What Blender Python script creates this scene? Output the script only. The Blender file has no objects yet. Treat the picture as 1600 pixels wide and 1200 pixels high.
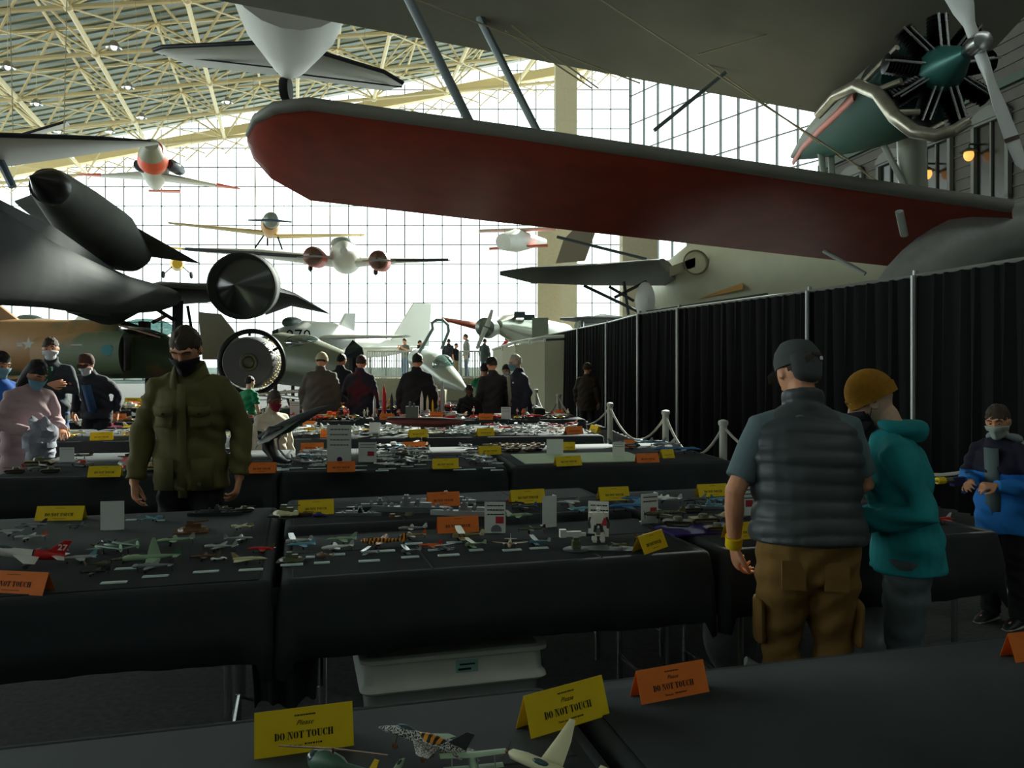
import bpy, bmesh, math, random
from mathutils import Vector, Matrix, Euler, noise
random.seed(7)
PI = math.pi
SC = bpy.context.scene
COL = SC.collection
# ---------------------------------------------------------------- camera, world, sun, exposure
F = 1250.0; HZ = 568.0; EYE = 1.5
cam_d = bpy.data.cameras.new('camera'); cam = bpy.data.objects.new('camera', cam_d); COL.objects.link(cam)
cam.location = (0, 0, EYE); cam.rotation_euler = (PI/2, 0, 0)
cam_d.sensor_width = 36; cam_d.lens = 36*F/1600; cam_d.shift_y = (HZ-600)/1600
cam_d.clip_start = 0.05; cam_d.clip_end = 400
SC.camera = cam
wd = bpy.data.worlds.new('sky'); SC.world = wd; wd.use_nodes = True
bgn = wd.node_tree.nodes['Background']
bgn.inputs[0].default_value = (0.93, 1.0, 0.99, 1); bgn.inputs[1].default_value = 3.2
sun_d = bpy.data.lights.new('sun', 'SUN'); sun = bpy.data.objects.new('sun', sun_d); COL.objects.link(sun)
sun_d.energy = 16; sun_d.angle = 0.02; sun_d.color = (1.0, 0.96, 0.86)
_sd = Vector((-0.36, -0.93, -0.452)).normalized()
sun.rotation_euler = _sd.to_track_quat('-Z', 'Y').to_euler(); sun.location = (20, 80, 40)
# large soft lights inside the hall: left glass daylight, added fill behind camera
def area(name, loc, tgt, sx, sy, e, c=(0.94, 1, 0.98)):
    d = bpy.data.lights.new(name, 'AREA'); o = bpy.data.objects.new(name, d); COL.objects.link(o)
    d.shape = 'RECTANGLE'; d.size = sx; d.size_y = sy; d.energy = e; d.color = c
    o.location = loc; o.rotation_euler = (Vector(tgt)-Vector(loc)).to_track_quat('-Z', 'Y').to_euler()
    return o
area('daylight_left_glass', (-44.5, 25, 9), (0, 12, 2), 50, 13, 3000)
area('fill_behind_camera', (-9, -7.2, 5.5), (0, 6, 1.0), 6, 4, 45)  # added fill for the foreground; the wall behind it has no opening
SC.view_settings.view_transform = 'Standard'; SC.view_settings.look = 'None'
SC.view_settings.gamma = 1.0; SC.view_settings.use_curve_mapping = False
SC.view_settings.exposure = 0.0
SC.cycles.max_bounces = 6; SC.cycles.diffuse_bounces = 4; SC.cycles.glossy_bounces = 3
SC.cycles.transparent_max_bounces = 12; SC.cycles.transmission_bounces = 3
SC.cycles.sample_clamp_indirect = 6; SC.cycles.use_denoising = True
SC.cycles.caustics_reflective = False; SC.cycles.caustics_refractive = False
# ---------------------------------------------------------------- helpers
def W(px, py, d):
    return Vector(((px-800)/F*d, d, EYE-(py-HZ)/F*d))
TZ = 0.74
def onz(px, py, z=TZ):
    d = (EYE-z)*F/(py-HZ)
    return Vector(((px-800)/F*d, d, z))
def lin(c):
    return tuple((x/12.92 if x <= .04045 else ((x+.055)/1.055)**2.4) for x in c)
MATS = {}
def mat(name, rgb, rough=.6, metal=0., nz=0., nscale=8., bump=0., bscale=60., spec=.5, emit=None, trans=0., second=None, alpha=1.):
    if name in MATS: return MATS[name]
    m = bpy.data.materials.new(name); m.use_nodes = True; MATS[name] = m
    nt = m.node_tree; b = nt.nodes['Principled BSDF']
    c = lin([v/255 for v in rgb])
    b.inputs['Base Color'].default_value = (*c, 1); b.inputs['Roughness'].default_value = rough
    b.inputs['Metallic'].default_value = metal; b.inputs['Specular IOR Level'].default_value = spec
    m.diffuse_color = (*c, 1)
    if nz > 0 or second:
        tc = nt.nodes.new('ShaderNodeTexCoord'); n = nt.nodes.new('ShaderNodeTexNoise')
        n.inputs['Scale'].default_value = nscale; n.inputs['Detail'].default_value = 4
        r = nt.nodes.new('ShaderNodeValToRGB')
        if second:
            c2 = lin([v/255 for v in second]); r.color_ramp.elements[0].position = .46; r.color_ramp.elements[1].position = .54
            r.color_ramp.elements[0].color = (*c, 1); r.color_ramp.elements[1].color = (*c2, 1)
        else:
            r.color_ramp.elements[0].position = .3; r.color_ramp.elements[1].position = .7
            r.color_ramp.elements[0].color = (*[max(0, v*(1-nz)) for v in c], 1)
            r.color_ramp.elements[1].color = (*[min(1, v*(1+nz)) for v in c], 1)
        nt.links.new(tc.outputs['Object'], n.inputs['Vector']); nt.links.new(n.outputs['Fac'], r.inputs['Fac'])
        nt.links.new(r.outputs['Color'], b.inputs['Base Color'])
    if bump > 0:
        tc = nt.nodes.new('ShaderNodeTexCoord'); n = nt.nodes.new('ShaderNodeTexNoise')
        n.inputs['Scale'].default_value = bscale; n.inputs['Detail'].default_value = 3
        bp = nt.nodes.new('ShaderNodeBump'); bp.inputs['Strength'].default_value = bump; bp.inputs['Distance'].default_value = .02
        nt.links.new(tc.outputs['Object'], n.inputs['Vector']); nt.links.new(n.outputs['Fac'], bp.inputs['Height'])
        nt.links.new(bp.outputs['Normal'], b.inputs['Normal'])
    if emit:
        b.inputs['Emission Color'].default_value = (*lin([v/255 for v in rgb]), 1); b.inputs['Emission Strength'].default_value = emit
    return m
def glassy(name, rgb, mixf=.9, rough=.05):
    if name in MATS: return MATS[name]
    m = bpy.data.materials.new(name); m.use_nodes = True; MATS[name] = m
    nt = m.node_tree; nt.nodes.remove(nt.nodes['Principled BSDF'])
    o = nt.nodes['Material Output']; t = nt.nodes.new('ShaderNodeBsdfTransparent'); g = nt.nodes.new('ShaderNodeBsdfGlossy')
    x = nt.nodes.new('ShaderNodeMixShader'); x.inputs[0].default_value = 1-mixf
    t.inputs[0].default_value = (*lin([v/255 for v in rgb]), 1); g.inputs['Roughness'].default_value = rough
    nt.links.new(t.outputs[0], x.inputs[1]); nt.links.new(g.outputs[0], x.inputs[2]); nt.links.new(x.outputs[0], o.inputs[0])
    return m
class MB:
    def __init__(s): s.v = []; s.f = []; s.fm = []; s.M = Matrix(); s.mi = 0
    def add(s, vs, fs):
        b = len(s.v); s.v += [tuple(s.M @ Vector(v)) for v in vs]
        for f in fs: s.f.append(tuple(i+b for i in f)); s.fm.append(s.mi)
        return s
    def box(s, c, d, R=None):
        c = Vector(c); hx, hy, hz = d[0]/2, d[1]/2, d[2]/2
        vs = [Vector((x, y, z)) for x in (-hx, hx) for y in (-hy, hy) for z in (-hz, hz)]
        if R is not None: vs = [R @ v for v in vs]
        return s.add([v+c for v in vs], [(0, 1, 3, 2), (4, 6, 7, 5), (0, 4, 5, 1), (2, 3, 7, 6), (0, 2, 6, 4), (1, 5, 7, 3)])
    def rings(s, rings, cap=True, closed=True):
        n = len(rings[0]); vs = [p for r in rings for p in r]; fs = []
        for i in range(len(rings)-1):
            for j in range(n if closed else n-1):
                k = (j+1) % n
                fs.append((i*n+j, i*n+k, (i+1)*n+k, (i+1)*n+j))
        if cap and closed:
            fs.append(tuple(range(n-1, -1, -1))); fs.append(tuple((len(rings)-1)*n+j for j in range(n)))
        return s.add(vs, fs)
    def sweep(s, pts, rad, n=10, up=None, rounded=False, cap=True):
        pts = [Vector(p) for p in pts]
        if not isinstance(rad, (list, tuple)): rad = [rad]*len(pts)
        rad = [(r, r) if not isinstance(r, (list, tuple)) else r for r in rad]
        if rounded:
            def capof(p, q, r):
                d = (p-q).normalized(); m = min(r); o = []
                for k in (1, 2, 3):
                    a = k*PI/2/3.2; o.append((p+d*m*math.sin(a), (r[0]*math.cos(a), r[1]*math.cos(a))))
                return o
            A = capof(pts[0], pts[1], rad[0])[::-1]; B = capof(pts[-1], pts[-2], rad[-1])
            pts = [a[0] for a in A]+pts+[b[0] for b in B]; rad = [a[1] for a in A]+rad+[b[1] for b in B]
        rs = []; u = Vector(up) if up else None
        for i, p in enumerate(pts):
            t = (pts[min(i+1, len(pts)-1)]-pts[max(i-1, 0)]).normalized()
            if u is None: u = Vector((0, 0, 1)) if abs(t.z) < .9 else Vector((1, 0, 0))
            a = (u - t*u.dot(t)).normalized(); u = a; b = t.cross(a)
            rs.append([p+a*rad[i][0]*math.cos(2*PI*k/n)+b*rad[i][1]*math.sin(2*PI*k/n) for k in range(n)])
        return s.rings(rs, cap)
    def tube(s, a, b, r, r2=None, n=8): return s.sweep([a, b], [r, r if r2 is None else r2], n)
    def ell(s, c, r, n=12, m=8, R=None, fn=None):
        rs = []
        for i in range(m+1):
            th = PI*i/m; row = []
            for k in range(n):
                ph = 2*PI*k/n
                d = Vector((math.sin(th)*math.cos(ph), math.sin(th)*math.sin(ph), -math.cos(th)))
                if i in (0, m): d = Vector((1e-4*math.cos(ph), 1e-4*math.sin(ph), d.z))
                p = Vector((d.x*r[0], d.y*r[1], d.z*r[2]))
                if fn: p = fn(p, d)
                if R is not None: p = R @ p
                row.append(p+Vector(c))
            rs.append(row)
        return s.rings(rs)
    def lathe(s, prof, c=(0, 0, 0), n=24, axis=None):
        q = Matrix.Identity(3) if axis is None else Vector((0, 0, 1)).rotation_difference(Vector(axis).normalized()).to_matrix()
        rs = [[q @ Vector((max(r, 1e-4)*math.cos(2*PI*k/n), max(r, 1e-4)*math.sin(2*PI*k/n), z))+Vector(c) for k in range(n)] for r, z in prof]
        return s.rings(rs)
    def ring(s, c, R, r, axis=(0, 0, 1), n=32, m=8, sx=1):
        q = Vector((0, 0, 1)).rotation_difference(Vector(axis).normalized()).to_matrix(); vs = []; fs = []
        for i in range(n):
            for j in range(m):
                a = 2*PI*i/n; b = 2*PI*j/m
                vs.append(q @ Vector(((R+r*math.cos(b))*math.cos(a)*sx, (R+r*math.cos(b))*math.sin(a), r*math.sin(b)))+Vector(c))
                fs.append((i*m+j, ((i+1) % n)*m+j, ((i+1) % n)*m+(j+1) % m, i*m+(j+1) % m))
        return s.add(vs, fs)
    def prism(s, poly, o, ux, uy, th):
        o = Vector(o); ux = Vector(ux); uy = Vector(uy); nn = ux.cross(uy).normalized()*th; n = len(poly)
        vs = [o+ux*a+uy*b for a, b in poly]+[o+ux*a+uy*b+nn for a, b in poly]
        return s.add(vs, [tuple(range(n-1, -1, -1)), tuple(range(n, 2*n))]+[(i, (i+1) % n, n+(i+1) % n, n+i) for i in range(n)])
    def wing(s, secs, up=(0, 0, 1)):
        # secs: (leading, trailing, thickness)
        P = [(0, 0), (.04, .35), (.15, .75), (.35, 1), (.65, .7), (.88, .25), (1, .03), (1, -.03), (.88, -.15), (.65, -.35), (.3, -.5), (.05, -.3)]
        rs = []
        for L, T, th in secs:
            L = Vector(L); T = Vector(T); U = Vector(up); c = T-L
            U = (U-c*U.dot(c)/max(c.length_squared, 1e-9)).normalized()
            rs.append([L+c*a+U*b*th*.6 for a, b in P])
        return s.rings(rs)
    def mesh(s, name, mats, smooth=True):
        me = bpy.data.meshes.new(name); me.from_pydata(s.v, [], s.f)
        if not isinstance(mats, (list, tuple)): mats = [mats]
        for m in mats: me.materials.append(m)
        for p, k in zip(me.polygons, s.fm): p.material_index = min(k, len(mats)-1)
        bm = bmesh.new(); bm.from_mesh(me); bmesh.ops.recalc_face_normals(bm, faces=bm.faces); bm.to_mesh(me); bm.free()
        if smooth:
            me.polygons.foreach_set('use_smooth', [True]*len(me.polygons)); me.set_sharp_from_angle(angle=math.radians(38))
        me.update(); return me
def P(name, mb, mats, parent=None, loc=None, smooth=True, **kw):
    o = bpy.data.objects.new(name, mb.mesh(name, mats, smooth) if isinstance(mb, MB) else mb); COL.objects.link(o)
    if parent is not None: o.parent = parent
    if loc is not None: o.location = loc
    for k, v in kw.items(): o[k] = v
    return o
def thing(name, label, cat, loc=(0, 0, 0), rz=0, group=None, rot=None, scale=1):
    o = bpy.data.objects.new(name, None); COL.objects.link(o); o.location = loc
    o.rotation_euler = rot if rot is not None else (0, 0, rz); o.empty_display_size = .1
    o.scale = (scale,)*3
    o['label'] = label; o['category'] = cat
    if group: o['group'] = group
    return o
def T(name, mb, mats, label, cat, group=None, **kw):
    o = P(name, mb, mats, label=label, category=cat, **kw)
    if group: o['group'] = group
    return o
def struct(name, mb, mats, **kw): return P(name, mb, mats, kind='structure', **kw)
def dup(root, loc=None, rot=None, label=None, group=None, scale=None, name=None, swap=None):
    r = root.copy(); COL.objects.link(r)
    if loc is not None: r.location = loc
    if rot is not None: r.rotation_euler = rot
    if scale is not None: r.scale = (scale,)*3
    if label: r['label'] = label
    if group: r['group'] = group
    def fix(o):
        if swap and o.type == 'MESH':
            for sl in o.material_slots:
                if sl.material and sl.material.name in swap:
                    nm = swap[sl.material.name]; sl.link = 'OBJECT'; sl.material = nm
    fix(r)
    for ch in list(root.children):
        c = ch.copy(); COL.objects.link(c); c.parent = r; fix(c)
        for g in ch.children:
            d = g.copy(); COL.objects.link(d); d.parent = c; fix(d)
    return r
def bake(mb, voxel, smooth=1, fn=None):
    # fuse overlapping closed shapes into one continuous surface
    me = bpy.data.meshes.new('tmp'); me.from_pydata(mb.v, [], mb.f)
    bm = bmesh.new(); bm.from_mesh(me); bmesh.ops.recalc_face_normals(bm, faces=bm.faces); bm.to_mesh(me); bm.free()
    o = bpy.data.objects.new('tmp', me); COL.objects.link(o)
    md = o.modifiers.new('r', 'REMESH'); md.mode = 'VOXEL'; md.voxel_size = voxel; md.use_smooth_shade = True
    if smooth:
        sm = o.modifiers.new('s', 'SMOOTH'); sm.factor = .5; sm.iterations = smooth
    dg = bpy.context.evaluated_depsgraph_get()
    r = bpy.data.meshes.new_from_object(o.evaluated_get(dg))
    bpy.data.objects.remove(o); bpy.data.meshes.remove(me)
    if fn:
        bm = bmesh.new(); bm.from_mesh(r); bm.normal_update()
        mv = [(v, fn(v.co.copy(), v.normal.copy())) for v in bm.verts]
        for v, c in mv: v.co = c
        bm.to_mesh(r); bm.free()
    r.polygons.foreach_set('use_smooth', [True]*len(r.polygons)); r.update()
    return r
def PM(name, me, m, parent, **kw):
    me.name = name; me.materials.clear(); me.materials.append(m)
    return P(name, me, m, parent, **kw)
_tc = {}
def text_mesh(txt, size, shear=0, bold=0, align='CENTER'):
    k = (txt, size, shear, bold)
    if k in _tc: return _tc[k]
    c = bpy.data.curves.new('t', 'FONT'); c.body = txt; c.size = size; c.shear = shear; c.offset = bold; c.align_x = align; c.resolution_u = 2
    o = bpy.data.objects.new('t', c); COL.objects.link(o)
    dg = bpy.context.evaluated_depsgraph_get(); me = bpy.data.meshes.new_from_object(o.evaluated_get(dg))
    r = ([tuple(v.co) for v in me.vertices], [tuple(p.vertices) for p in me.polygons])
    bpy.data.objects.remove(o); bpy.data.curves.remove(c); bpy.data.meshes.remove(me)
    _tc[k] = r; return r
def put_text(mb, txt, size, M, shear=0, bold=0):
    vs, fs = text_mesh(txt, size, shear, bold); old = mb.M; mb.M = old @ M; mb.add(vs, fs); mb.M = old
# ---------------------------------------------------------------- palette
BLK = mat('black_cloth', (57, 62, 64), .9, bump=.12, bscale=14, nz=.15, nscale=3, spec=.3)
DRP = mat('drape_cloth', (30, 30, 31), .95, bump=.1, bscale=30, spec=.15)
BEIGE = mat('beige_steel', (232, 214, 168), .5)
CHR = mat('chrome_steel', (190, 192, 192), .25, 1)
WHT = mat('white_paint', (235, 238, 232), .45, nz=.04, nscale=4)
PAPER = mat('paper', (236, 240, 236), .7)
YEL = mat('yellow_card', (252, 216, 10), .65, nz=.04, nscale=20)
ORA = mat('orange_card', (255, 132, 44), .65, nz=.04, nscale=20)
INK = mat('ink', (12, 8, 12), .8)
RUB = mat('rubber', (22, 22, 23), .7)
# ---------------------------------------------------------------- hall shell
def roofz(x): return 17.6+.185*(x+39.7)
CARPET = mat('carpet', (74, 76, 76), .95, nz=.25, nscale=30, bump=.3, bscale=300)
mb = MB(); mb.box((-8, 27, -.1), (80, 72, .2)); struct('floor', mb, CARPET, smooth=False)
# roof deck: long ribs
mb = MB()
yy = -9.0; k = 0
while yy < 62.5:
    mb.mi = k % 2; z0 = 0 if k % 2 else .12
    w = .42
    mb.add([(-48, yy, roofz(-48)+z0), (32, yy, roofz(32)+z0), (32, yy+w, roofz(32)+z0), (-48, yy+w, roofz(-48)+z0),
            (-48, yy, roofz(-48)+z0+.3), (32, yy, roofz(32)+z0+.3), (32, yy+w, roofz(32)+z0+.3), (-48, yy+w, roofz(-48)+z0+.3)],
           [(0, 1, 2, 3), (4, 7, 6, 5), (0, 4, 5, 1), (3, 2, 6, 7)])
    yy += w; k += 1
struct('ceiling', mb, [mat('deck_beige', (205, 192, 150), .6), mat('deck_blue', (112, 128, 126), .4)], smooth=False)
# space frame under the deck
mb = MB()
ca, sa = math.cos(math.radians(15)), math.sin(math.radians(15))
S = 5.2
def node(i, j, low):
    a = (i+(0 if low else .5))*S; b = (j+(0 if low else .5))*S
    x = a*ca-b*sa; y = a*sa+b*ca
    return Vector((x, y, roofz(x)-(2.9 if low else .25)))
ok = lambda p: -46 < p.x < 11 and 12 < p.y < 61.5
for i in range(-10, 10):
    for j in range(0, 16):
        A = node(i, j, True)
        if not ok(A): continue
        for B in (node(i+1, j, True), node(i, j+1, True)):
            if ok(B): mb.tube(A, B, .13, n=6)
        for q in ((0, 0), (-1, 0), (0, -1), (-1, -1)):
            B = node(i+q[0], j+q[1], False)
            if ok(B): mb.tube(A, B, .075, n=5)
        for B in (node(i+1, j, False), node(i, j+1, False)):
            C = node(i, j, False)
            if ok(B) and ok(C): mb.tube(C, B, .09, n=5)
        B = node(i+1, j+1, True)
        if ok(B): mb.tube(A, B, .05, n=5)
        mb.ell(A, (.26, .26, .2), 8, 5)
struct('trim_1', mb, BEIGE)
# eave beam at the top of the far glass
mb = MB()
for k in range(40):
    x0 = -46+k*1.5
    if x0 > 12: break
    mb.rings([[(x, 61.35, roofz(x)-1.95), (x, 61.85, roofz(x)-1.95), (x, 61.85, roofz(x)-1.25), (x, 61.35, roofz(x)-1.25)] for x in (x0, x0+1.5)])
    mb.tube((x0, 61.3, roofz(x0)-2.2), (x0+1.5, 61.3, roofz(x0+1.5)-3.0), .05, n=5)
    mb.tube((x0, 61.3, roofz(x0)-3.3), (x0+1.5, 61.3, roofz(x0+1.5)-2.2), .05, n=5)
struct('trim_2', mb, BEIGE, smooth=False)
# far glass wall: mullions and panes
MUL = mat('mullion', (92, 98, 100), .5)
GLS = glassy('window_glass', (245, 255, 253), .94, .03)
def glasswall(A, B, step, hstep, ztop, nm, r=.05, z0=0.2):
    A = Vector(A); B = Vector(B); L = (B-A).length; d = (B-A)/L; n = int(L/step)
    mb = MB(); R = Matrix.Rotation(math.atan2(d.y, d.x), 3, 'Z')
    for k in range(n+1):
        p = A+d*k*step; h = ztop(p.x)-z0
        mb.box((p.x, p.y, z0+h/2), (r*1.3, r*2.4, h), R)
    zz = z0
    while zz < 30:
        # the part of this rail that lies under the roof
        ks = [k for k in range(n+1) if ztop((A+d*k*step).x) > zz]
        if ks:
            p = A+d*ks[0]*step; q = A+d*ks[-1]*step; m = (p+q)/2
            if (q-p).length > .1: mb.box((m.x, m.y, zz), ((q-p).length, r*1.6, r), R)
        zz += hstep
    o = struct('window_%d' % nm, mb, MUL, smooth=False)
    g = MB(); nrm = Vector((-d.y, d.x, 0))*.03
    g.add([A+nrm, B+nrm, Vector((B.x, B.y, ztop(B.x)))+nrm, Vector((A.x, A.y, ztop(A.x)))+nrm], [(0, 1, 2, 3)])
    P('pane', g, GLS, o, smooth=False)
glasswall((-46, 62, 0), (9.2, 62, 0), 1.45, 1.5, lambda x: roofz(x)-.3, 1, .06)
glasswall((9.2, 62, 0), (27.7, 30, 0), 1.6, 2.2, lambda x: roofz(x)-.3, 2, .07)
glasswall((-46, 62, 0), (-46, 0, 0), 3.0, 3.0, lambda x: roofz(x)-.3, 3, .06)
# panels in the far wall: pale strip of boards, as in the photograph
mb = MB(); mb.box((-12, 62.3, .6), (66, .3, 1.2)); struct('wall_back', mb, WHT, smooth=False)
# ground and pale buildings outside
mb = MB(); mb.box((0, 130, -.25), (260, 130, .1)); T('ground', mb, mat('apron', (196, 200, 198), .9, nz=.1, nscale=.3), 'pale concrete apron outside the far glass wall', 'ground', smooth=False)
bpy.data.objects['ground']['kind'] = 'structure'
# closed walls behind and to the right of the photographer
WG = mat('wall_grey', (96, 98, 96), .8, nz=.08, nscale=2)
def wallbox(nm, A, B, z, m, t=.2, z0=0):
    A = Vector(A); B = Vector(B); d = B-A; mb = MB()
    mb.box(((A.x+B.x)/2, (A.y+B.y)/2, (z+z0)/2), (d.length, t, z-z0), Matrix.Rotation(math.atan2(d.y, d.x), 3, 'Z')); return struct(nm, mb, m, smooth=False)
wallbox('wall_front', (-48, -8.5), (32, -8.5), roofz(-8), mat('wall_front_grey', (120, 122, 120), .9))
wallbox('wall_right', (31, -9), (31, 30), 29, WG)
wallbox('wall_side', (27.7, 30.4), (31, 30.4), 29, WG)
# grey timber factory facade on the right
FA = Vector((11.6, 30, 0)); FB = Vector((14.2, 11.5, 0)); fd = (FB-FA).normalized(); FL = (FB-FA).length
FR = Matrix.Rotation(math.atan2(fd.y, fd.x), 3, 'Z'); fn_ = Vector((-fd.y, fd.x, 0)); fn_ = fn_ if fn_.x < 0 else -fn_
CLAP = mat('grey_boards', (92, 90, 86), .8, nz=.1, nscale=3)
FGREEN = mat('dark_green_trim', (52, 74, 66), .6)
wf = MB()
def fbox(mb, u, z, du, dz, off, dn):
    c = FA+fd*u+fn_*off; mb.box((c.x, c.y, z), (du, dn, dz), FR)
fbox(wf, FL/2, 6.5, FL, 13, -.1, .2)
for k in range(40): fbox(wf, FL/2, .3+k*.32, FL, .04, .02, .05)
wf_o = struct('wall_facade', wf, CLAP, smooth=False)
g = MB()
for z in (4.35, 5.1, 8.8): fbox(g, FL/2, z, FL, .22, .08, .14)
P('trim_band', g, FGREEN, wf_o, smooth=False)
LIT = mat('dark_window', (24, 26, 26), .2); 
for i, u in enumerate((2.2, 4.4, 6.6, 8.8, 10.8, 12.8)):
    o = MB(); fbox(o, u-.62, 6.9, .12, 2.2, .1, .12); fbox(o, u+.62, 6.9, .12, 2.2, .1, .12); fbox(o, u, 8.0, 1.36, .14, .1, .12); fbox(o, u, 5.8, 1.36, .14, .1, .12)
    c = FA+fd*u+fn_*.1; 
    arc = [(math.cos(a)*.7, math.sin(a)*.35) for a in [PI*t/8 for t in range(9)]]
    o.prism(arc, (c.x, c.y, 8.0), fd, (0, 0, 1), .1)
    fbox(o, u, 6.9, .05, 2.1, .08, .06)
    w = struct('window_%d' % (10+i), o, mat('frame_grey', (104, 108, 104), .6), smooth=False)
    p = MB(); fbox(p, u, 6.9, 1.16, 2.1, .04, .03); P('pane', p, LIT, w, smooth=False)
# two warm lamps burning on the facade
def facade_lamp(px, py, label):
    dr = Vector(((px-800)/F, 1, 0)); t = (FA.x*fd.y-FA.y*fd.x)/(dr.x*fd.y-dr.y*fd.x); pos = W(px, py, t)+fn_*.35
    r = thing('wall_lamp', label, 'lamp', pos)
    m = MB(); m.tube((0, 0, .3), (-fn_.x*.35, -fn_.y*.35, .3), .03); m.tube((0, 0, .3), (0, 0, .16), .02); m.lathe([(.04, .2), (.2, .1), (.22, .08)]); P('bracket', m, FGREEN, r)
    m = MB(); m.ell((0, 0, 0), (.13, .13, .17)); P('lamp_globe', m, mat('warm_glow', (255, 180, 90), .5, emit=1.3), r)
facade_lamp(1466, 272, 'lower left of the two glowing amber lamps on the grey facade')
facade_lamp(1532, 243, 'upper right glowing amber lamp beside the propeller blade')
# beige columns
def column(px, d, w, label, z1):
    m = MB(); x = (px-800)/F*d; m.box((x, d, z1/2), (w, w*.7, z1)); 
    for k in range(int(z1/2)): m.box((x, d, k*2+.5), (w+.03, w*.7+.03, .04))
    o = struct('trim_%d' % (int(px)), m, mat('column_beige', (214, 205, 176), .7, nz=.05), smooth=False)
column(884, 50, 1.35, '', 24); column(997, 34, 1.45, '', 8.2); column(858, 40, 1.15, '', 9.2)
# hanging ceiling lamps
hl = None
for i, (px, py, d) in enumerate(((57, 163, 44), (178, 75, 33), (200, 137, 42), (221, 184, 50), (92, 206, 52), (355, 160, 46), (172, 206, 54), (12, 106, 36))):
    p = W(px, py, d)
    if hl is None:
        hl = thing('pendant_lamp', '', 'lamp', p); m = MB(); m.lathe([(.05, .32), (.12, .28), (.3, 0), (.32, -.02), (.28, -.01), (.1, .2)], n=16); P('lamp_shade', m, CHR, hl)
        m = MB(); m.ell((0, 0, .03), (.12, .12, .12)); P('bulb', m, mat('cool_glow', (240, 240, 255), .5, emit=6), hl)
        m = MB(); m.tube((0, 0, .3), (0, 0, 3.2), .015, n=5); P('cord', m, BEIGE, hl); o = hl
    else: o = dup(hl, p)
    o['label'] = 'small dome lamp on beige ceiling trusses, '+['above the spiked drone nose', 'left of the top tailplane', 'highest above the orange-nosed jet', 'lowest of those above the orange nose', 'low at left above the pale wing', 'just above the red wing tip', 'lowest left of the orange nose', 'at the left frame edge'][i]; o['group'] = 'ceiling dome lamps'
# pipe and drape line on the right
cp = [W(2150, 300, 4.3), W(1700, 392, 6.6), W(1600, 405, 7.2), W(1430, 432, 8.6), W(1265, 456, 10.4), W(1062, 483, 13.6), W(1000, 492, 15.2), W(950, 505, 18.4), W(905, 514, 21.5), W(851, 526, 27)]
cp = [Vector((p.x, p.y, 2.44)) for p in cp]
DPOLE = mat('pole_grey', (170, 172, 168), .35, .6)
for i in range(len(cp)-1):
    a, b = cp[i], cp[i+1]; L = (b-a).length; d = (b-a)/L; n = Vector((-d.y, d.x, 0)); nn = max(24, int(L/.045)); 
    r = thing('black_drape', '', 'curtain', (a+b)/2*1.0); r.location.z = 0; o0 = r.location.copy()
    m = MB(); top = []; bot = []
    for k in range(nn+1):
        t = k/nn; s = t*L; w = .035*math.sin(s*2*PI/.19+i)+.02*math.sin(s*2*PI/.071+2*i)
        q = a+d*s; top.append(Vector((q.x, q.y, 2.43))+n*w*.3-o0); bot.append(Vector((q.x, q.y, .03))+n*w*1.4-o0)
    mid = [(x+y)/2 for x, y in zip(top, bot)]
    m.rings([top, mid, bot], cap=False, closed=False); m.rings([[v+n*.012 for v in bot], [v+n*.012 for v in mid], [v+n*.012 for v in top]], cap=False, closed=False)
    P('curtain', m, DRP, r); m = MB(); m.tube(a-o0+Vector((0, 0, .0)), b-o0, .022); P('top_rail', m, DPOLE, r)
    r['label'] = ['black drape panel wholly right of the boy', 'black drape panel at the right edge of the hall', 'wide black drape panel behind the boy in the blue jacket', 'black drape panel rising behind the mustard beanie', 'widest black drape between the man in the cap and the white pole', 'narrow black drape between the two tall pale poles', 'black drape panel just left of the tallest pale pole', 'black drape panel behind the person in dark brown', 'farthest black drape panel, beside the pale ramp wall'][i]
    if i not in (0, 1, 2):
        r = thing('drape_pole', '', 'pole', (a.x, a.y, 0)); m = MB(); m.tube((0, 0, 0), (0, 0, 2.5), .028); m.M = Matrix.Translation((-.05, -.06, 0)); m.tube((0, 0, .0), (0, 0, 2.44), .03); P('pole', m, DPOLE, r)
        m = MB(); m.box((0, 0, .01), (.4, .4, .02)); P('base_plate', m, RUB, r)
        r['label'] = 'thin pale upright pole of the drape line, '+['', '', '', 'behind the grey cap', 'nearly above the beanie head', 'straight above the nearest rope stanchions', 'widest, at the end of the white wing', 'second from the far end', 'farthest of all'][i]
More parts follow.
